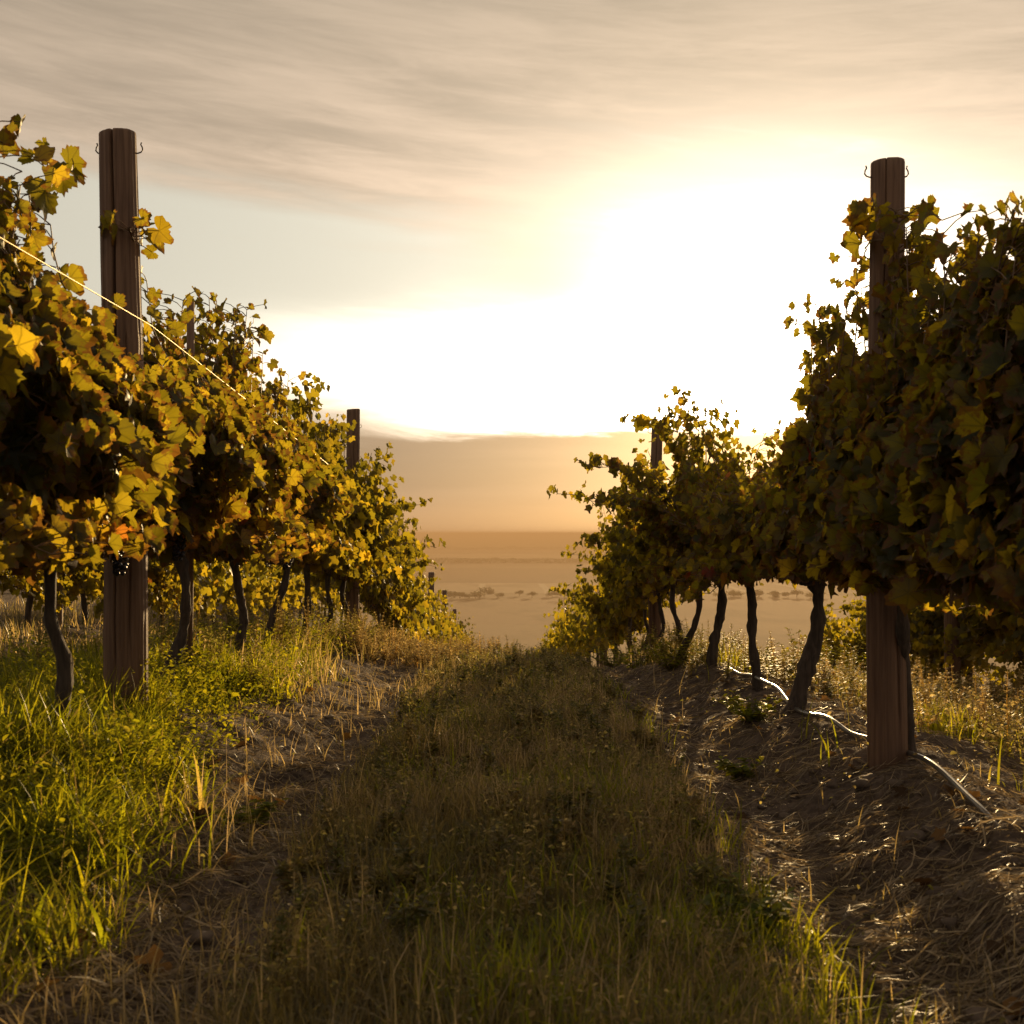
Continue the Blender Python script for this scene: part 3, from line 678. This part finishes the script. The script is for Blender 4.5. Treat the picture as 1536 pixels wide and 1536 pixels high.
# rows behind: seen under and through the alley rows
def side_row(x0, slope, d0, d1, side, seed, scale, which):
    rng = np.random.RandomState(seed); d = d0; q = 0
    grp = f"vines of the {which} row to the {side}, seen through the {side} alley row"
    while d < d1:
        lod = 1 if d < 13 else 2
        lab = f"grape vine of the {which} row out to the {side}, glimpsed behind the {side} alley row"
        k = rng.randint(len(SIDE[lod]))
        vine(x0 + slope * d + rng.normal() * .03, d, rng, 0, lod, lab, grp, SIDE[lod][k], rot=(0 if rng.rand() < .5 else math.pi) + rng.normal() * .05, sc=scale * rng.uniform(.92, 1.05))
        d += rng.uniform(1.05, 1.22); q += 1
side_row(-3.72, -.013, 6.2, 30, "left", 61, 1.0, "next")
side_row(3.62, .008, 6.0, 30, "right", 62, .90, "next")
side_row(-6.15, -.014, 13, 32, "left", 63, 1.0, "third")
side_row(6.1, .010, 12.5, 30, "right", 64, .97, "third")
post(3.46, 9.2, 1.85, .055, .062, "dark wooden post of the row behind, right of the front right post", 71, [], None, 1)
post(-3.86, 9.9, 1.6, .055, .060, "dark wooden post of the row behind the left alley row", 72, [], None, 1)

# thin stake beside the vine behind the cracked post
mb = MB(); mb.tube([(0, 0, -.1), (.004, 0, .8), (.0, .003, 1.60)], [.017, .017, .016], 9, np.random.RandomState(5), .05)
o = link("vine_stake", mb.mesh("vine_stake", M_post), (LX(4.9) - .03, 4.9, float(ground(LX(4.9), 4.9))))
tag(o, "thin wooden stake poking above the leaves behind the cracked post", "stake")

# ------------------------------------------------------------------ trellis wires
def wire(XF, posts, h, off, label, d0=-2.2, r=.0019, bow=.0):
    ds = [d0] + [q for q in posts if q > d0]; pts = []
    for a, b in zip(ds[:-1], ds[1:]):
        for t in np.linspace(0, 1, 9)[:-1]:
            d = a + (b - a) * t
            za = float(ground(XF(a), a)) + h; zb = float(ground(XF(b), b)) + h
            pts.append((XF(d) + off + math.copysign(bow, off) * 4 * t * (1 - t), d, za + (zb - za) * t - .02 * 4 * t * (1 - t)))
    m = MB(); m.tube(pts, r, 6)
    tag(link("trellis_wire", m.mesh("trellis_wire", M_wire)), label, "wire", "trellis wires strung along the vine rows")
wire(LX, LP, 1.325, .080, "upper sunlit trellis wire stretched along the alley side of the left row", bow=.03)
wire(LX, LP, 1.02, .085, "middle trellis wire half hidden in the leaves of the left row", bow=.10)
wire(LX, LP, .70, .03, "low trellis wire carrying the trunks of the left row", r=.0024)
wire(RX, RP, 1.30, .062, "upper trellis wire running inside the leaves of the right row")
wire(RX, RP, .70, -.03, "low trellis wire carrying the trunks of the right row", r=.0024)

# ------------------------------------------------------------------ drip hose
def hose(pts, r, label):
    P = np.array(pts, float); t = np.linspace(0, 1, len(P)); q = np.linspace(0, 1, 60)
    # smooth curve through the points
    out = np.stack([np.interp(q, t, P[:, k]) for k in range(2)], -1)
    for _ in range(10): out[1:-1] = .25 * out[:-2] + .5 * out[1:-1] + .25 * out[2:]
    lift = np.interp(q, t, P[:, 2])
    z = gz(out[:, 0], out[:, 1]) + r + lift
    for _ in range(6): z[1:-1] = .25 * z[:-2] + .5 * z[1:-1] + .25 * z[2:]
    m = MB(); m.tube(np.column_stack([out, z]), r, 10)
    tag(link("drip_hose", m.mesh("drip_hose", M_hose)), label, "hose")
hose([(1.28, 7.2, .0), (1.16, 6.05, .03), (1.17, 5.75, .06), (1.19, 5.35, .05), (1.155, 4.95, .03), (1.13, 4.72, .01), (1.14, 4.5, .02), (1.16, 4.2, .03), (1.17, 3.98, .03), (1.235, 3.75, .02), (1.25, 3.55, .03), (1.23, 3.3, .02), (1.20, 2.98, .01), (1.19, 2.86, -.02)], .0085, "shiny drip irrigation hose lying along the foot of the right row")

# ------------------------------------------------------------------ grasses and litter
def blades(name, mat, x, d, h, w, lean, rng, tint, segs=3, base_drop=.01, rise=True):
    """thin curved blades rooted on the ground"""
    n = len(x); a = rng.rand(n) * 2 * np.pi
    b = a + np.pi / 2 + rng.normal(size=n) * .4
    z = gz(x, d) - base_drop
    t = np.linspace(0, 1, segs + 1)
    ld = lean * rng.uniform(.3, 1.2, n)
    hx = np.cos(a)[:, None] * (ld * h)[:, None] * t ** 1.8; hy = np.sin(a)[:, None] * (ld * h)[:, None] * t ** 1.8
    hz = h[:, None] * (t - .30 * np.minimum(ld, 1.6)[:, None] * t ** 2.2)
    cen = np.stack([x[:, None] + hx, d[:, None] + hy, z[:, None] + hz], -1)
    ww = w[:, None] * (1 - t ** 1.7) * .5
    sx = np.stack([np.cos(b), np.sin(b), np.zeros(n)], -1)[:, None] * ww[..., None]
    L = cen - sx; R = cen + sx
    V = np.concatenate([np.stack([L[:, :-1], R[:, :-1]], 2).reshape(n, -1, 3), cen[:, -1:]], 1)
    k = V.shape[1]; off = (np.arange(n) * k)[:, None, None]
    q = np.array([[2 * s, 2 * s + 1, 2 * s + 3, 2 * s + 2] for s in range(segs - 1)])
    tr = np.array([[2 * segs - 2, 2 * segs - 1, 2 * segs]])
    return mesh_np(name, V.reshape(-1, 3), [(q[None] + off).reshape(-1, 4), (tr[None] + off).reshape(-1, 3)], mat, True, np.repeat(tint, k, 0))

def scatter(rng, n, xlo, xhi, dlo, dhi, power=1.6):
    """more plants near the camera"""
    u = rng.rand(n); d = (dlo ** (1 - power) + u * (dhi ** (1 - power) - dlo ** (1 - power))) ** (1 / (1 - power))
    x = xlo + (xhi - xlo) * rng.rand(n)
    return x, d
def tints(rng, n, lo, hi): return np.stack([rng.uniform(lo, hi, n), rng.rand(n), rng.rand(n), np.ones(n)], -1)

R_ = np.random.RandomState(77)
def stuff(name, me, label):
    o = link(name, me); tag(o, label, None, None, "stuff"); return o

# lush green grass along the foot of the left row
x, d = scatter(R_, 150000, -2.3, -.55, 1.6, 14)
xe = -1.00 + (fbm(x * 3, d * 3, 81) - .5) * .45 - .10 * np.sin(d * 1.9) - .04 * (d - 3) * (d > 3) + .10 * (d < 2.8)
dens = np.clip((xe + .14 - x) / .28, 0, 1) * np.clip(fbm(x * 3.2, d * 2.6, 5) * 2.6 - .55, 0, 1)
k = R_.rand(len(x)) < dens; x, d = x[k], d[k]
hh = (.05 + .15 * R_.rand(len(x)) ** 1.8) * (.35 + 1.25 * fbm(x * 3.2, d * 2.6, 8)) * (1 - .35 * np.clip((d - 6) / 6, 0, 1))
stuff("green_grass", blades("green_grass", M_grass, x, d, hh, R_.uniform(.003, .0085, len(x)) * (1 + .8 * (R_.rand(len(x)) < .15)), R_.uniform(.3, 2.1, len(x)), R_, np.clip(tints(R_, len(x), -.1, .6) + np.stack([.7 * (fbm(x * 2.3, d * 2.3, 83) - .45) + .5 * (R_.rand(len(x)) < .06)] + [0 * x] * 3, -1), 0, 1), 4), "lush bright green grass along the foot of the left vine row")
# green patches along the right row and behind it
x, d = scatter(R_, 60000, 1.0, 3.4, 2.6, 13)
k = R_.rand(len(x)) < np.clip(fbm(x * 2.6, d * 2.2, 15) * 3.2 - 1.45, 0, 1) * np.clip((x - 1.12 - .40 * np.clip((7 - d) / 2, 0, 1)) / .25, .03, 1); x, d = x[k], d[k]
stuff("row_grass", blades("row_grass", M_grass, x, d, R_.uniform(.05, .20, len(x)), R_.uniform(.003, .008, len(x)), R_.uniform(.2, 1.2, len(x)), R_, tints(R_, len(x), .1, .9), 3), "scattered green grass tufts around the right vine row")
# dry mixed grass down the middle of the alley
x, d = scatter(R_, 190000, -.85, .85, 1.55, 14, 1.7)
wl = -.46 - .05 * np.sin(d * 2.3) - .25 * np.clip((d - 6) / 5, 0, 1); wr = .47 + .06 * np.sin(d * 1.7 + 1) + .1 * np.clip((d - 6) / 5, 0, 1)
dens = np.clip((x - wl + .07) / .14, 0, 1) * np.clip((wr + .07 - x) / .14, 0, 1) * np.clip(fbm(x * 5, d * 4, 25) * 2.8 - .55, .06, 1)
k = R_.rand(len(x)) < dens; x, d = x[k], d[k]
hh = (.03 + .10 * R_.rand(len(x)) ** 1.6) * (.6 + .8 * fbm(x * 3, d * 3, 28))
tn = tints(R_, len(x), 0, 1); tn[:, 0] = np.clip((2.2 * fbm(x * 2.2, d * 1.6, 33) - .55) * R_.uniform(.3, 1.3, len(x)) + .08, 0, 1)
stuff("dry_grass", blades("dry_grass", M_dry, x, d, hh, R_.uniform(.002, .0055, len(x)), R_.uniform(.2, 1.5, len(x)), R_, tn, 3), "short dry olive brown grass down the middle of the alley")
x, d = scatter(R_, 60000, -1.1, 1.5, 1.55, 12, 1.7)
k = R_.rand(len(x)) < np.clip(fbm(x * 6, d * 5, 91) * 3.2 - 1.35, 0, 1) * np.where(x < -.35, .45, .15); x, d = x[k], d[k]
tn = tints(R_, len(x), .2, 1)
stuff("track_grass", blades("track_grass", M_dry, x, d, R_.uniform(.02, .09, len(x)), R_.uniform(.002, .005, len(x)), R_.uniform(.5, 2.2, len(x)), R_, tn, 3), "sparse trampled dry grass in the wheel tracks")
x, d = scatter(R_, 5200, -.9, .95, 1.55, 13, 1.7)
k = R_.rand(len(x)) < np.clip(fbm(x * 4, d * 4, 97) * 3 - .9, .1, 1) * np.where(x > .55, .12, 1); x, d = x[k], d[k]
tn = tints(R_, len(x), .55, 1)
stuff("dry_stalks", blades("dry_stalks", M_dry, x, d, .06 + .14 * R_.rand(len(x)) ** 1.5, R_.uniform(.0025, .0045, len(x)), R_.uniform(.1, 1.2, len(x)), R_, tn, 4), "taller pale dry grass stalks standing in the alley grass")
# coarse tufts of green in the dry strip (bottom right of it)
x, d = scatter(R_, 22000, -.42, .62, 1.55, 9, 1.7)
k = R_.rand(len(x)) < np.clip(fbm(x * 4.0, d * 3.0, 41) * 3.6 - 1.75, 0, 1) + .45 * np.exp(-((x - .36) / .16) ** 2 - ((d - 2.1) / .6) ** 2); x, d = x[k], d[k]
stuff("alley_grass", blades("alley_grass", M_grass, x, d, R_.uniform(.05, .15, len(x)), R_.uniform(.003, .007, len(x)), R_.uniform(.2, 1.4, len(x)), R_, tints(R_, len(x), 0, .5), 3), "darker green grass tufts growing through the dry alley grass")
# dry lit grass over the brow, beyond the crest and in the neighbouring alleys
x, d = scatter(R_, 90000, -6, 6, 5, 34, 1.3)
k = (np.abs(x) > .9) | (d > 9); x, d = x[k], d[k]; k = (R_.rand(len(x)) < np.clip(fbm(x * 1.5, d * 1.5, 51) * 2.6 - .75, 0, .7)) & ~((x > .8) & (x < 1.7) & (d < 8)); x, d = x[k], d[k]
stuff("slope_grass", blades("slope_grass", M_dry, x, d, R_.uniform(.05, .20, len(x)) * np.where((x > -1.9) & (x < 1.7) & (d > 9), .35, 1), R_.uniform(.004, .010, len(x)), R_.uniform(.2, 1.1, len(x)), R_, tints(R_, len(x), .1, 1), 3), "dry golden grass over the brow and between the farther rows")

def ground_leaves(name, mat, x, d, up, size, rng, tint, label):
    n = len(x); a = rng.rand(n) * 6.283; e = rng.uniform(-.3, .9, n)
    f = np.stack([np.cos(a) * np.cos(e), np.sin(a) * np.cos(e), np.sin(e)], -1)
    sd = np.stack([-np.sin(a), np.cos(a), rng.normal(size=n) * .4], -1); upv = np.cross(f, sd)
    p = np.stack([x, d, gz(x, d) + up], -1); L = size[:, None]
    V = np.stack([p, p + f * L * .35 - sd * L * .24 + upv * L * .08, p + f * L * .75 - sd * L * .18, p + f * L - upv * L * .15, p + f * L * .75 + sd * L * .18, p + f * L * .35 + sd * L * .24 + upv * L * .08, p + f * L * .5], 1)
    off = (np.arange(n) * 7)[:, None, None]
    Q = (np.array([[0, 1, 6, 5], [1, 2, 3, 6], [6, 3, 4, 5]])[None] + off).reshape(-1, 4)
    stuff(name, mesh_np(name, V.reshape(-1, 3), [Q], mat, True, np.repeat(tint, 7, 0)), label)
x, d = scatter(R_, 150000, -.95, 1.0, 1.55, 13, 1.7)
cl = fbm(x * 7, d * 6, 101); k = R_.rand(len(x)) < np.clip(cl * 3.4 - 1.5, 0, 1) * np.clip((.50 - np.abs(x)) / .12, .04, 1) * np.clip(.35 + (d - 1.5) * .3, 0, 1); x, d, cl = x[k], d[k], cl[k]
tn = tints(R_, len(x), 0, .8); tn[:, 0] = np.clip(tn[:, 0] * (.5 + fbm(x * 3, d * 3, 103)), 0, 1)
ground_leaves("creeping_weeds", M_weed, x, d, .10 * R_.rand(len(x)) * np.clip(cl * 2, .3, 1.4), R_.uniform(.006, .019, len(x)) * np.clip(.7 + d * .08, 0, 1.5), R_, tn, "low creeping weeds with small leaves among the alley grass")
x, d = scatter(R_, 120000, -2.4, -.65, 1.6, 13, 1.6)
cl = fbm(x * 5, d * 4.5, 107); k = (R_.rand(len(x)) < np.clip(cl * 3.2 - 1.3, 0, 1)) & (x < -.86 - .03 * (d - 3) * (d > 3)); x, d, cl = x[k], d[k], cl[k]
ground_leaves("green_weeds", M_grass, x, d, .17 * R_.rand(len(x)) * np.clip(cl * 1.8, .3, 1.3), R_.uniform(.008, .026, len(x)), R_, tints(R_, len(x), 0, .8), "leafy green weeds mixed into the grass under the left row")
x, d = scatter(R_, 40000, .95, 3.2, 3.0, 13, 1.5)
cl = fbm(x * 4, d * 4, 111); k = R_.rand(len(x)) < np.clip(cl * 3.2 - 1.25, 0, 1) * np.clip((x - 1.15 - .45 * np.clip((7 - d) / 2, 0, 1)) / .3, .02, 1); x, d, cl = x[k], d[k], cl[k]
ground_leaves("row_weed_leaves", M_weed, x, d, .15 * R_.rand(len(x)) * np.clip(cl * 1.8, .3, 1.3), R_.uniform(.010, .030, len(x)), R_, tints(R_, len(x), .1, 1), "golden low weeds round the foot of the right vine row")

# straw lying on the soil
def lying(name, mat, x, d, L, w, rng, tint, lift=.012):
    n = len(x); a = rng.normal(size=n) * .75 + np.where(rng.rand(n) < .5, 0, np.pi) + .1
    cur = rng.normal(size=n) * .28
    t = np.linspace(-.5, .5, 5)
    ang = a[:, None] + cur[:, None] * t
    cx = x[:, None] + np.cos(ang) * L[:, None] * t; cd = d[:, None] + np.sin(ang) * L[:, None] * t
    zt = rng.normal(size=n)[:, None] * .16 * L[:, None] * t
    cz = gz(cx, cd) + .004 + np.abs(zt) + lift * rng.rand(n)[:, None]
    cen = np.stack([cx, cd, cz], -1)
    nx_ = np.stack([-np.sin(ang), np.cos(ang), rng.normal(size=n)[:, None] * .5 + np.zeros_like(ang)], -1)
    ww = w[:, None] * .5 * np.array([.5, 1, 1, .9, .3])
    Lf = cen - nx_ * ww[..., None]; Rt = cen + nx_ * ww[..., None]
    V = np.stack([Lf, Rt], 2).reshape(n, 10, 3); off = (np.arange(n) * 10)[:, None, None]
    q = np.array([[2 * s, 2 * s + 1, 2 * s + 3, 2 * s + 2] for s in range(4)])
    return mesh_np(name, V.reshape(-1, 3), [(q[None] + off).reshape(-1, 4)], mat, True, np.repeat(tint, 10, 0))
x, d = scatter(R_, 120000, -1.3, 2.4, 1.5, 11, 1.7)
dens = .16 + .85 * np.exp(-((x - .82) / .30) ** 2) + .75 * np.exp(-((x + .66) / .24) ** 2) + .35 * (x > 1.2)
dens *= np.clip(fbm(x * 4, d * 4, 61) * 2.6 - .5, .08, 1)
k = R_.rand(len(x)) < dens; x, d = x[k], d[k]
L = .02 + .15 * R_.rand(len(x)) ** 3.2
stuff("straw_litter", lying("straw_litter", M_straw, x, d, L, R_.uniform(.0014, .0040, len(x)), R_, tints(R_, len(x), 0, 1) ** np.array([1.5, 1, 1, 1])), "pale straw and dry stems littering the bare wheel tracks")
# clods on the soil
mb = MB()
x, d = scatter(R_, 2600, -1.0, 2.0, 1.6, 9, 1.7); k = R_.rand(len(x)) < np.exp(-((x - .85) / .35) ** 2) + .5 * np.exp(-((x + .66) / .2) ** 2); x, d = x[k], d[k]; zg = gz(x, d)
for a, b, c in zip(x, d, zg):
    s = .006 + .022 * R_.rand() ** 3
    mb.add(ICO[0] * s * np.array([1, 1, .6]) * (1 + .22 * R_.normal(size=(len(ICO[0]), 1))) + np.array([a, b, c + s * .15]), tris=ICO[1])
def clod_mat():
    m, q, out = new_mat("clod_soil"); p = q.n('ShaderNodeBsdfPrincipled'); p.inputs['Roughness'].default_value = .95
    tcn = q.n('ShaderNodeTexCoord'); q.put(p.inputs['Base Color'], q.mix(q.noise(tcn.outputs['Object'], 30, 4), (.055, .038, .028), (.16, .115, .082)))
    m.node_tree.links.new(p.outputs[0], out.inputs[0]); return m
stuff("soil_clods", mb.mesh("soil_clods", clod_mat()), "small crumbled soil clods on the bare right wheel track")
# fallen vine leaves
x, d = scatter(R_, 520, -2.0, 2.4, 1.8, 9, 1.7); k = R_.rand(len(x)) < .12 + .6 * (x > .9) + .3 * (x < -.7); x, d = x[k], d[k]
mb = MB(); n = len(x)
place_leaves(mb, np.stack([x, d, gz(x, d) + .015], -1), np.stack([R_.normal(size=n) * .35, R_.normal(size=n) * .35, np.ones(n)], -1), unit(R_.normal(size=(n, 3)) + .01), R_.uniform(.018, .040, n), tints(R_, n, 0, 1), 1, R_)
stuff("fallen_leaves", mb.mesh("fallen_leaves", M_dead), "curled brown vine leaves fallen on the ground")

# seeding weeds with whorls of bristly seed heads
def weed_geo(mb, base, H, rng, branches=0, hue=(.4, 1.0), thick=.0022):
    lean = rng.normal(size=2) * .10
    def stalk(p0, dirv, h, r):
        K = 7; t = np.linspace(0, 1, K)
        pts = p0 + np.outer(t * h, dirv) + np.stack([rng.normal() * .05 * h * t ** 2, rng.normal() * .05 * h * t ** 2, 0 * t], -1)
        c = np.array([rng.uniform(*hue), rng.rand(), 0, 1]); mb.tube(pts, np.linspace(r, r * .5, K), 4, caps=False, col=c)
        z = .22
        while z < 1.0:
            p = np.array([np.interp(z, t, pts[:, q]) for q in range(3)])
            s = (.030 - .017 * z) * rng.uniform(.8, 1.2); m = 11
            a = rng.rand(m) * 6.283; e = rng.uniform(-.35, .75, m)
            dv = np.stack([np.cos(a), np.sin(a), e], -1) * s
            side = np.stack([-np.sin(a), np.cos(a), 0 * a], -1) * s * .24
            V = np.stack([p + dv * .12 - side * .3, p + dv * .6 - side, p + dv, p + dv * .6 + side], 1)
            off = (np.arange(m) * 4)[:, None]
            cc = np.stack([np.clip(c[0] + rng.normal(size=m) * .15, 0, 1), rng.rand(m), 0 * a, 1 + 0 * a], -1)
            mb.add(V.reshape(-1, 3), np.array([[0, 1, 2, 3]]) + off, None, np.repeat(cc, 4, 0))
            z += rng.uniform(.07, .105) * (.26 / max(h, .1)) ** .5
        return pts
    d0 = unit(np.array([lean[0], lean[1], 1.0]))
    pts = stalk(np.array(base), d0, H, thick)
    for b in range(branches):
        q = rng.randint(1, 4); a = rng.rand() * 6.283
        stalk(pts[q], unit(np.array([np.cos(a) * .7, np.sin(a) * .7, .9])), H * rng.uniform(.35, .6), thick * .7)
def weed_patch(name, n, xs, dd, hs, label, seed, dens=None, hue=(.4, 1.0)):
    rng = np.random.RandomState(seed); mb = MB()
    x = rng.uniform(*xs, n); d = rng.uniform(*dd, n)
    if dens is not None: k = rng.rand(n) < dens(x, d); x, d = x[k], d[k]
    z = gz(x, d)
    for a, b, c in zip(x, d, z): weed_geo(mb, (a, b, c - .01), rng.uniform(*hs), rng, rng.randint(0, 4), hue)
    stuff(name, mb.mesh(name, M_weed), label)
weed_patch("seeding_weeds", 300, (1.45, 3.5), (4.4, 8.2), (.12, .34), "golden seeding weeds with whorled heads beyond the right front post", 5, lambda x, d: np.clip(fbm(x * 1.6, d * 1.6, 71) * 3 - .6, 0, 1), (.55, 1.0))
weed_patch("brow_weeds", 420, (-1.15, .1), (7.6, 10.4), (.10, .26), "pale seeding weeds on the brow at the end of the alley", 6, lambda x, d: np.clip((-.05 - x) * 1.6 + .15, 0, 1), (.6, 1.0))
weed_patch("row_weeds", 420, (-2.3, -1.0), (4.8, 9.6), (.12, .36), "seeding weeds standing among the grass under the left row", 7, lambda x, d: np.clip(fbm(x * 2, d * 1.3, 73) * 3 - .9, 0, 1), (.1, .8))
weed_patch("trunk_weeds", 260, (1.0, 1.9), (6.2, 12), (.10, .30), "seeding weeds round the trunks of the right row", 8, lambda x, d: np.clip(fbm(x * 2, d * 1.3, 75) * 3 - .7, 0, 1), (.1, .8))
weed_patch("alley_weeds", 420, (-.5, .55), (2.0, 9), (.05, .15), "small seeding weeds in the dry alley grass", 9, None, (.0, .7))

# leafy broad weeds: countable plants
def leafy_weed(x, d, H, n, label, seed, spread=.5, hue=(0, .5)):
    rng = np.random.RandomState(seed)
    root = link("leafy_weed", None, (x, d, float(gz(x, d)) - .005)); root.empty_display_size = .1
    tag(root, label, "weed", "leafy weeds growing beside the alley")
    st, lf = MB(), MB()
    for k in range(n):
        a = rng.rand() * 6.283; dv = unit(np.array([np.cos(a) * spread, np.sin(a) * spread, rng.uniform(.5, 1)])); h = H * rng.uniform(.6, 1.1)
        t = np.linspace(0, 1, 7); pts = np.outer(t * h, dv) + np.outer(t ** 2, [0, 0, -.12 * h * spread])
        st.tube(pts, np.linspace(.0028, .0012, 7), 4, caps=False, col=(rng.uniform(.2, .6), .5, 0, 1))
        for z in np.arange(.2, 1.02, .11):
            p = np.array([np.interp(z, t, pts[:, q]) for q in range(3)])
            for s in range(2):
                b = rng.rand() * 6.283; e = rng.uniform(-.2, .5); l = (.050 - .022 * z) * rng.uniform(.8, 1.2)
                f = unit(np.array([np.cos(b), np.sin(b), e])); sd = unit(np.cross(f, [0, 0, 1.0])); up = np.cross(sd, f)
                V = [p, p + f * l * .35 - sd * l * .26 + up * l * .05, p + f * l * .75 - sd * l * .2, p + f * l - up * l * .12, p + f * l * .75 + sd * l * .2, p + f * l * .35 + sd * l * .26 + up * l * .05, p + f * l * .5 - up * l * .03]
                lf.add(V, [[0, 1, 6, 5], [1, 2, 3, 6], [6, 3, 4, 5]], None, (rng.uniform(*hue), rng.rand(), 0, 1))
    link("stem", st.mesh("stem", M_weed), (0, 0, 0), root); link("leaves", lf.mesh("leaves", M_grass), (0, 0, 0), root)
leafy_weed(.98, 4.75, .19, 16, "low leafy weed spreading on the soil left of the curved hose", 1, 1.0)
leafy_weed(.80, 4.05, .13, 9, "small leafy weed on bare soil below the curved hose", 2, .8)
leafy_weed(1.02, 7.6, .36, 18, "tall bushy weed at the foot of the leaning right trunk", 3, .7, (.1, .6))
leafy_weed(.92, 8.6, .42, 20, "broad dark bush weed under the long low sprig", 4, .8)
leafy_weed(.84, 9.7, .36, 18, "dark leafy weed at the alley's end beside the second right post", 5, .8)
leafy_weed(2.15, 7.9, .48, 18, "yellow green leafy weed left of the dark rear post", 6, .6, (.2, .7))
leafy_weed(1.72, 6.9, .42, 16, "leafy weed standing in the gap between the right trunks", 7, .6, (.2, .7))
leafy_weed(-1.92, 5.2, .22, 14, "grey leafy weed at the far left under the rear vines", 8, .7)
leafy_weed(-.72, 3.15, .13, 9, "little leafy weed at the edge of the green grass", 9, .8, (0, .6))
leafy_weed(.47, 2.35, .17, 12, "dark leafy weed at the edge of the straw in the foreground", 10, .7, (0, .3))

# ------------------------------------------------------------------ far trees on the plain
def far_tree_meshes(seed, H, W):
    rng = np.random.RandomState(seed); n = 420
    lob = [(rng.normal() * .28 * W, rng.normal() * .28 * W, H * rng.uniform(.45, .8), rng.uniform(.22, .36) * W) for _ in range(8)]
    P = []
    for k in range(n):
        l = lob[rng.randint(8)]; P.append(np.array(l[:3]) + unit(rng.normal(size=3)) * l[3] * rng.rand() ** .4 * np.array([1, 1, .72]))
    P = np.array(P); mb = MB()
    place_leaves(mb, P, rng.normal(size=(n, 3)), rng.normal(size=(n, 3)), rng.uniform(.35, .8, n), tints(rng, n, 0, 1), 2, rng)
    tr = MB(); tr.tube([(0, 0, -.3), (.1, 0, H * .3), (0, .1, H * .62)], [.35, .25, .1], 6)
    return mb.mesh("crown", M_far), tr.mesh("trunk", M_twood)
FT = [far_tree_meshes(s, h, w) for s, h, w in ((1, 8.5, 11), (2, 7.2, 12), (3, 9.5, 9), (4, 6.5, 13))]
rng = np.random.RandomState(91); xx = -128.0
first = True
while xx < 290:
    if not (10 < xx < 14):
        c, t = FT[rng.randint(4)]; s = rng.uniform(.45, 1.0); y = 1092 + rng.normal() * 14
        o = link("field_tree", None, (xx, y, PLAIN), None, rng.rand() * 6.28); o.scale = (s * 1.15, s * 1.15, s)
        tag(o, "hazy tree in the nearest tree line far out on the plain", "tree", "trees of the nearest line on the plain")
        link("trunk", t, (0, 0, 0), o); link("crown", c, (0, 0, 0), o)
    xx += rng.uniform(3.5, 8.5) + (12 if rng.rand() < .09 else 0)
# farther belts read as masses
def belt(name, y0, dep, x0, x1, H, n, label, seed):
    rng = np.random.RandomState(seed); mb = MB()
    x = rng.uniform(x0, x1, n); hgt = H * (.35 + 1.0 * fbm(x / (H * 3.5), x * 0, seed)) * (fbm(x / (H * 14), x * 0 + 5, seed + 3) > .36)
    k = hgt > .1; x = x[k]; hgt = hgt[k]; n = len(x)
    P = np.stack([x, y0 + rng.uniform(-dep, dep, n), PLAIN + hgt * rng.rand(n) ** .8], -1)
    place_leaves(mb, P, rng.normal(size=(n, 3)), rng.normal(size=(n, 3)), H * rng.uniform(.10, .24, n), tints(rng, n, 0, 1), 2, rng)
    stuff(name, mb.mesh(name, M_far), label)
belt("tree_belt", 2380, 60, -500, 900, 9, 9000, "long dark belt of trees across the middle of the plain", 3)
belt("distant_woods", 4300, 150, -900, 1500, 12, 6500, "scattered faint woods near the horizon of the plain", 4)

# ------------------------------------------------------------------ haze
hm = bpy.data.materials.new("haze"); hm.use_nodes = True; hm.node_tree.nodes.clear()
ho = hm.node_tree.nodes.new('ShaderNodeOutputMaterial'); hv = hm.node_tree.nodes.new('ShaderNodeVolumePrincipled')
hv.inputs['Color'].default_value = (.33, .235, .150, 1); hv.inputs['Density'].default_value = .00060; hv.inputs['Anisotropy'].default_value = .30
hm.node_tree.links.new(hv.outputs[0], ho.inputs['Volume'])
x0, x1, y0, y1, z0, z1 = -61000, 61000, -61, 81000, -61.5, 3.0
v = [(x, y, z) for z in (z0, z1) for y in (y0, y1) for x in (x0, x1)]
f = [np.array([(0, 2, 3, 1), (4, 5, 7, 6), (0, 1, 5, 4), (2, 6, 7, 3), (0, 4, 6, 2), (1, 3, 7, 5)])]
tag(link("haze", mesh_np("haze", v, f, hm, False)), "warm evening haze lying over the plain", None, None, "stuff")
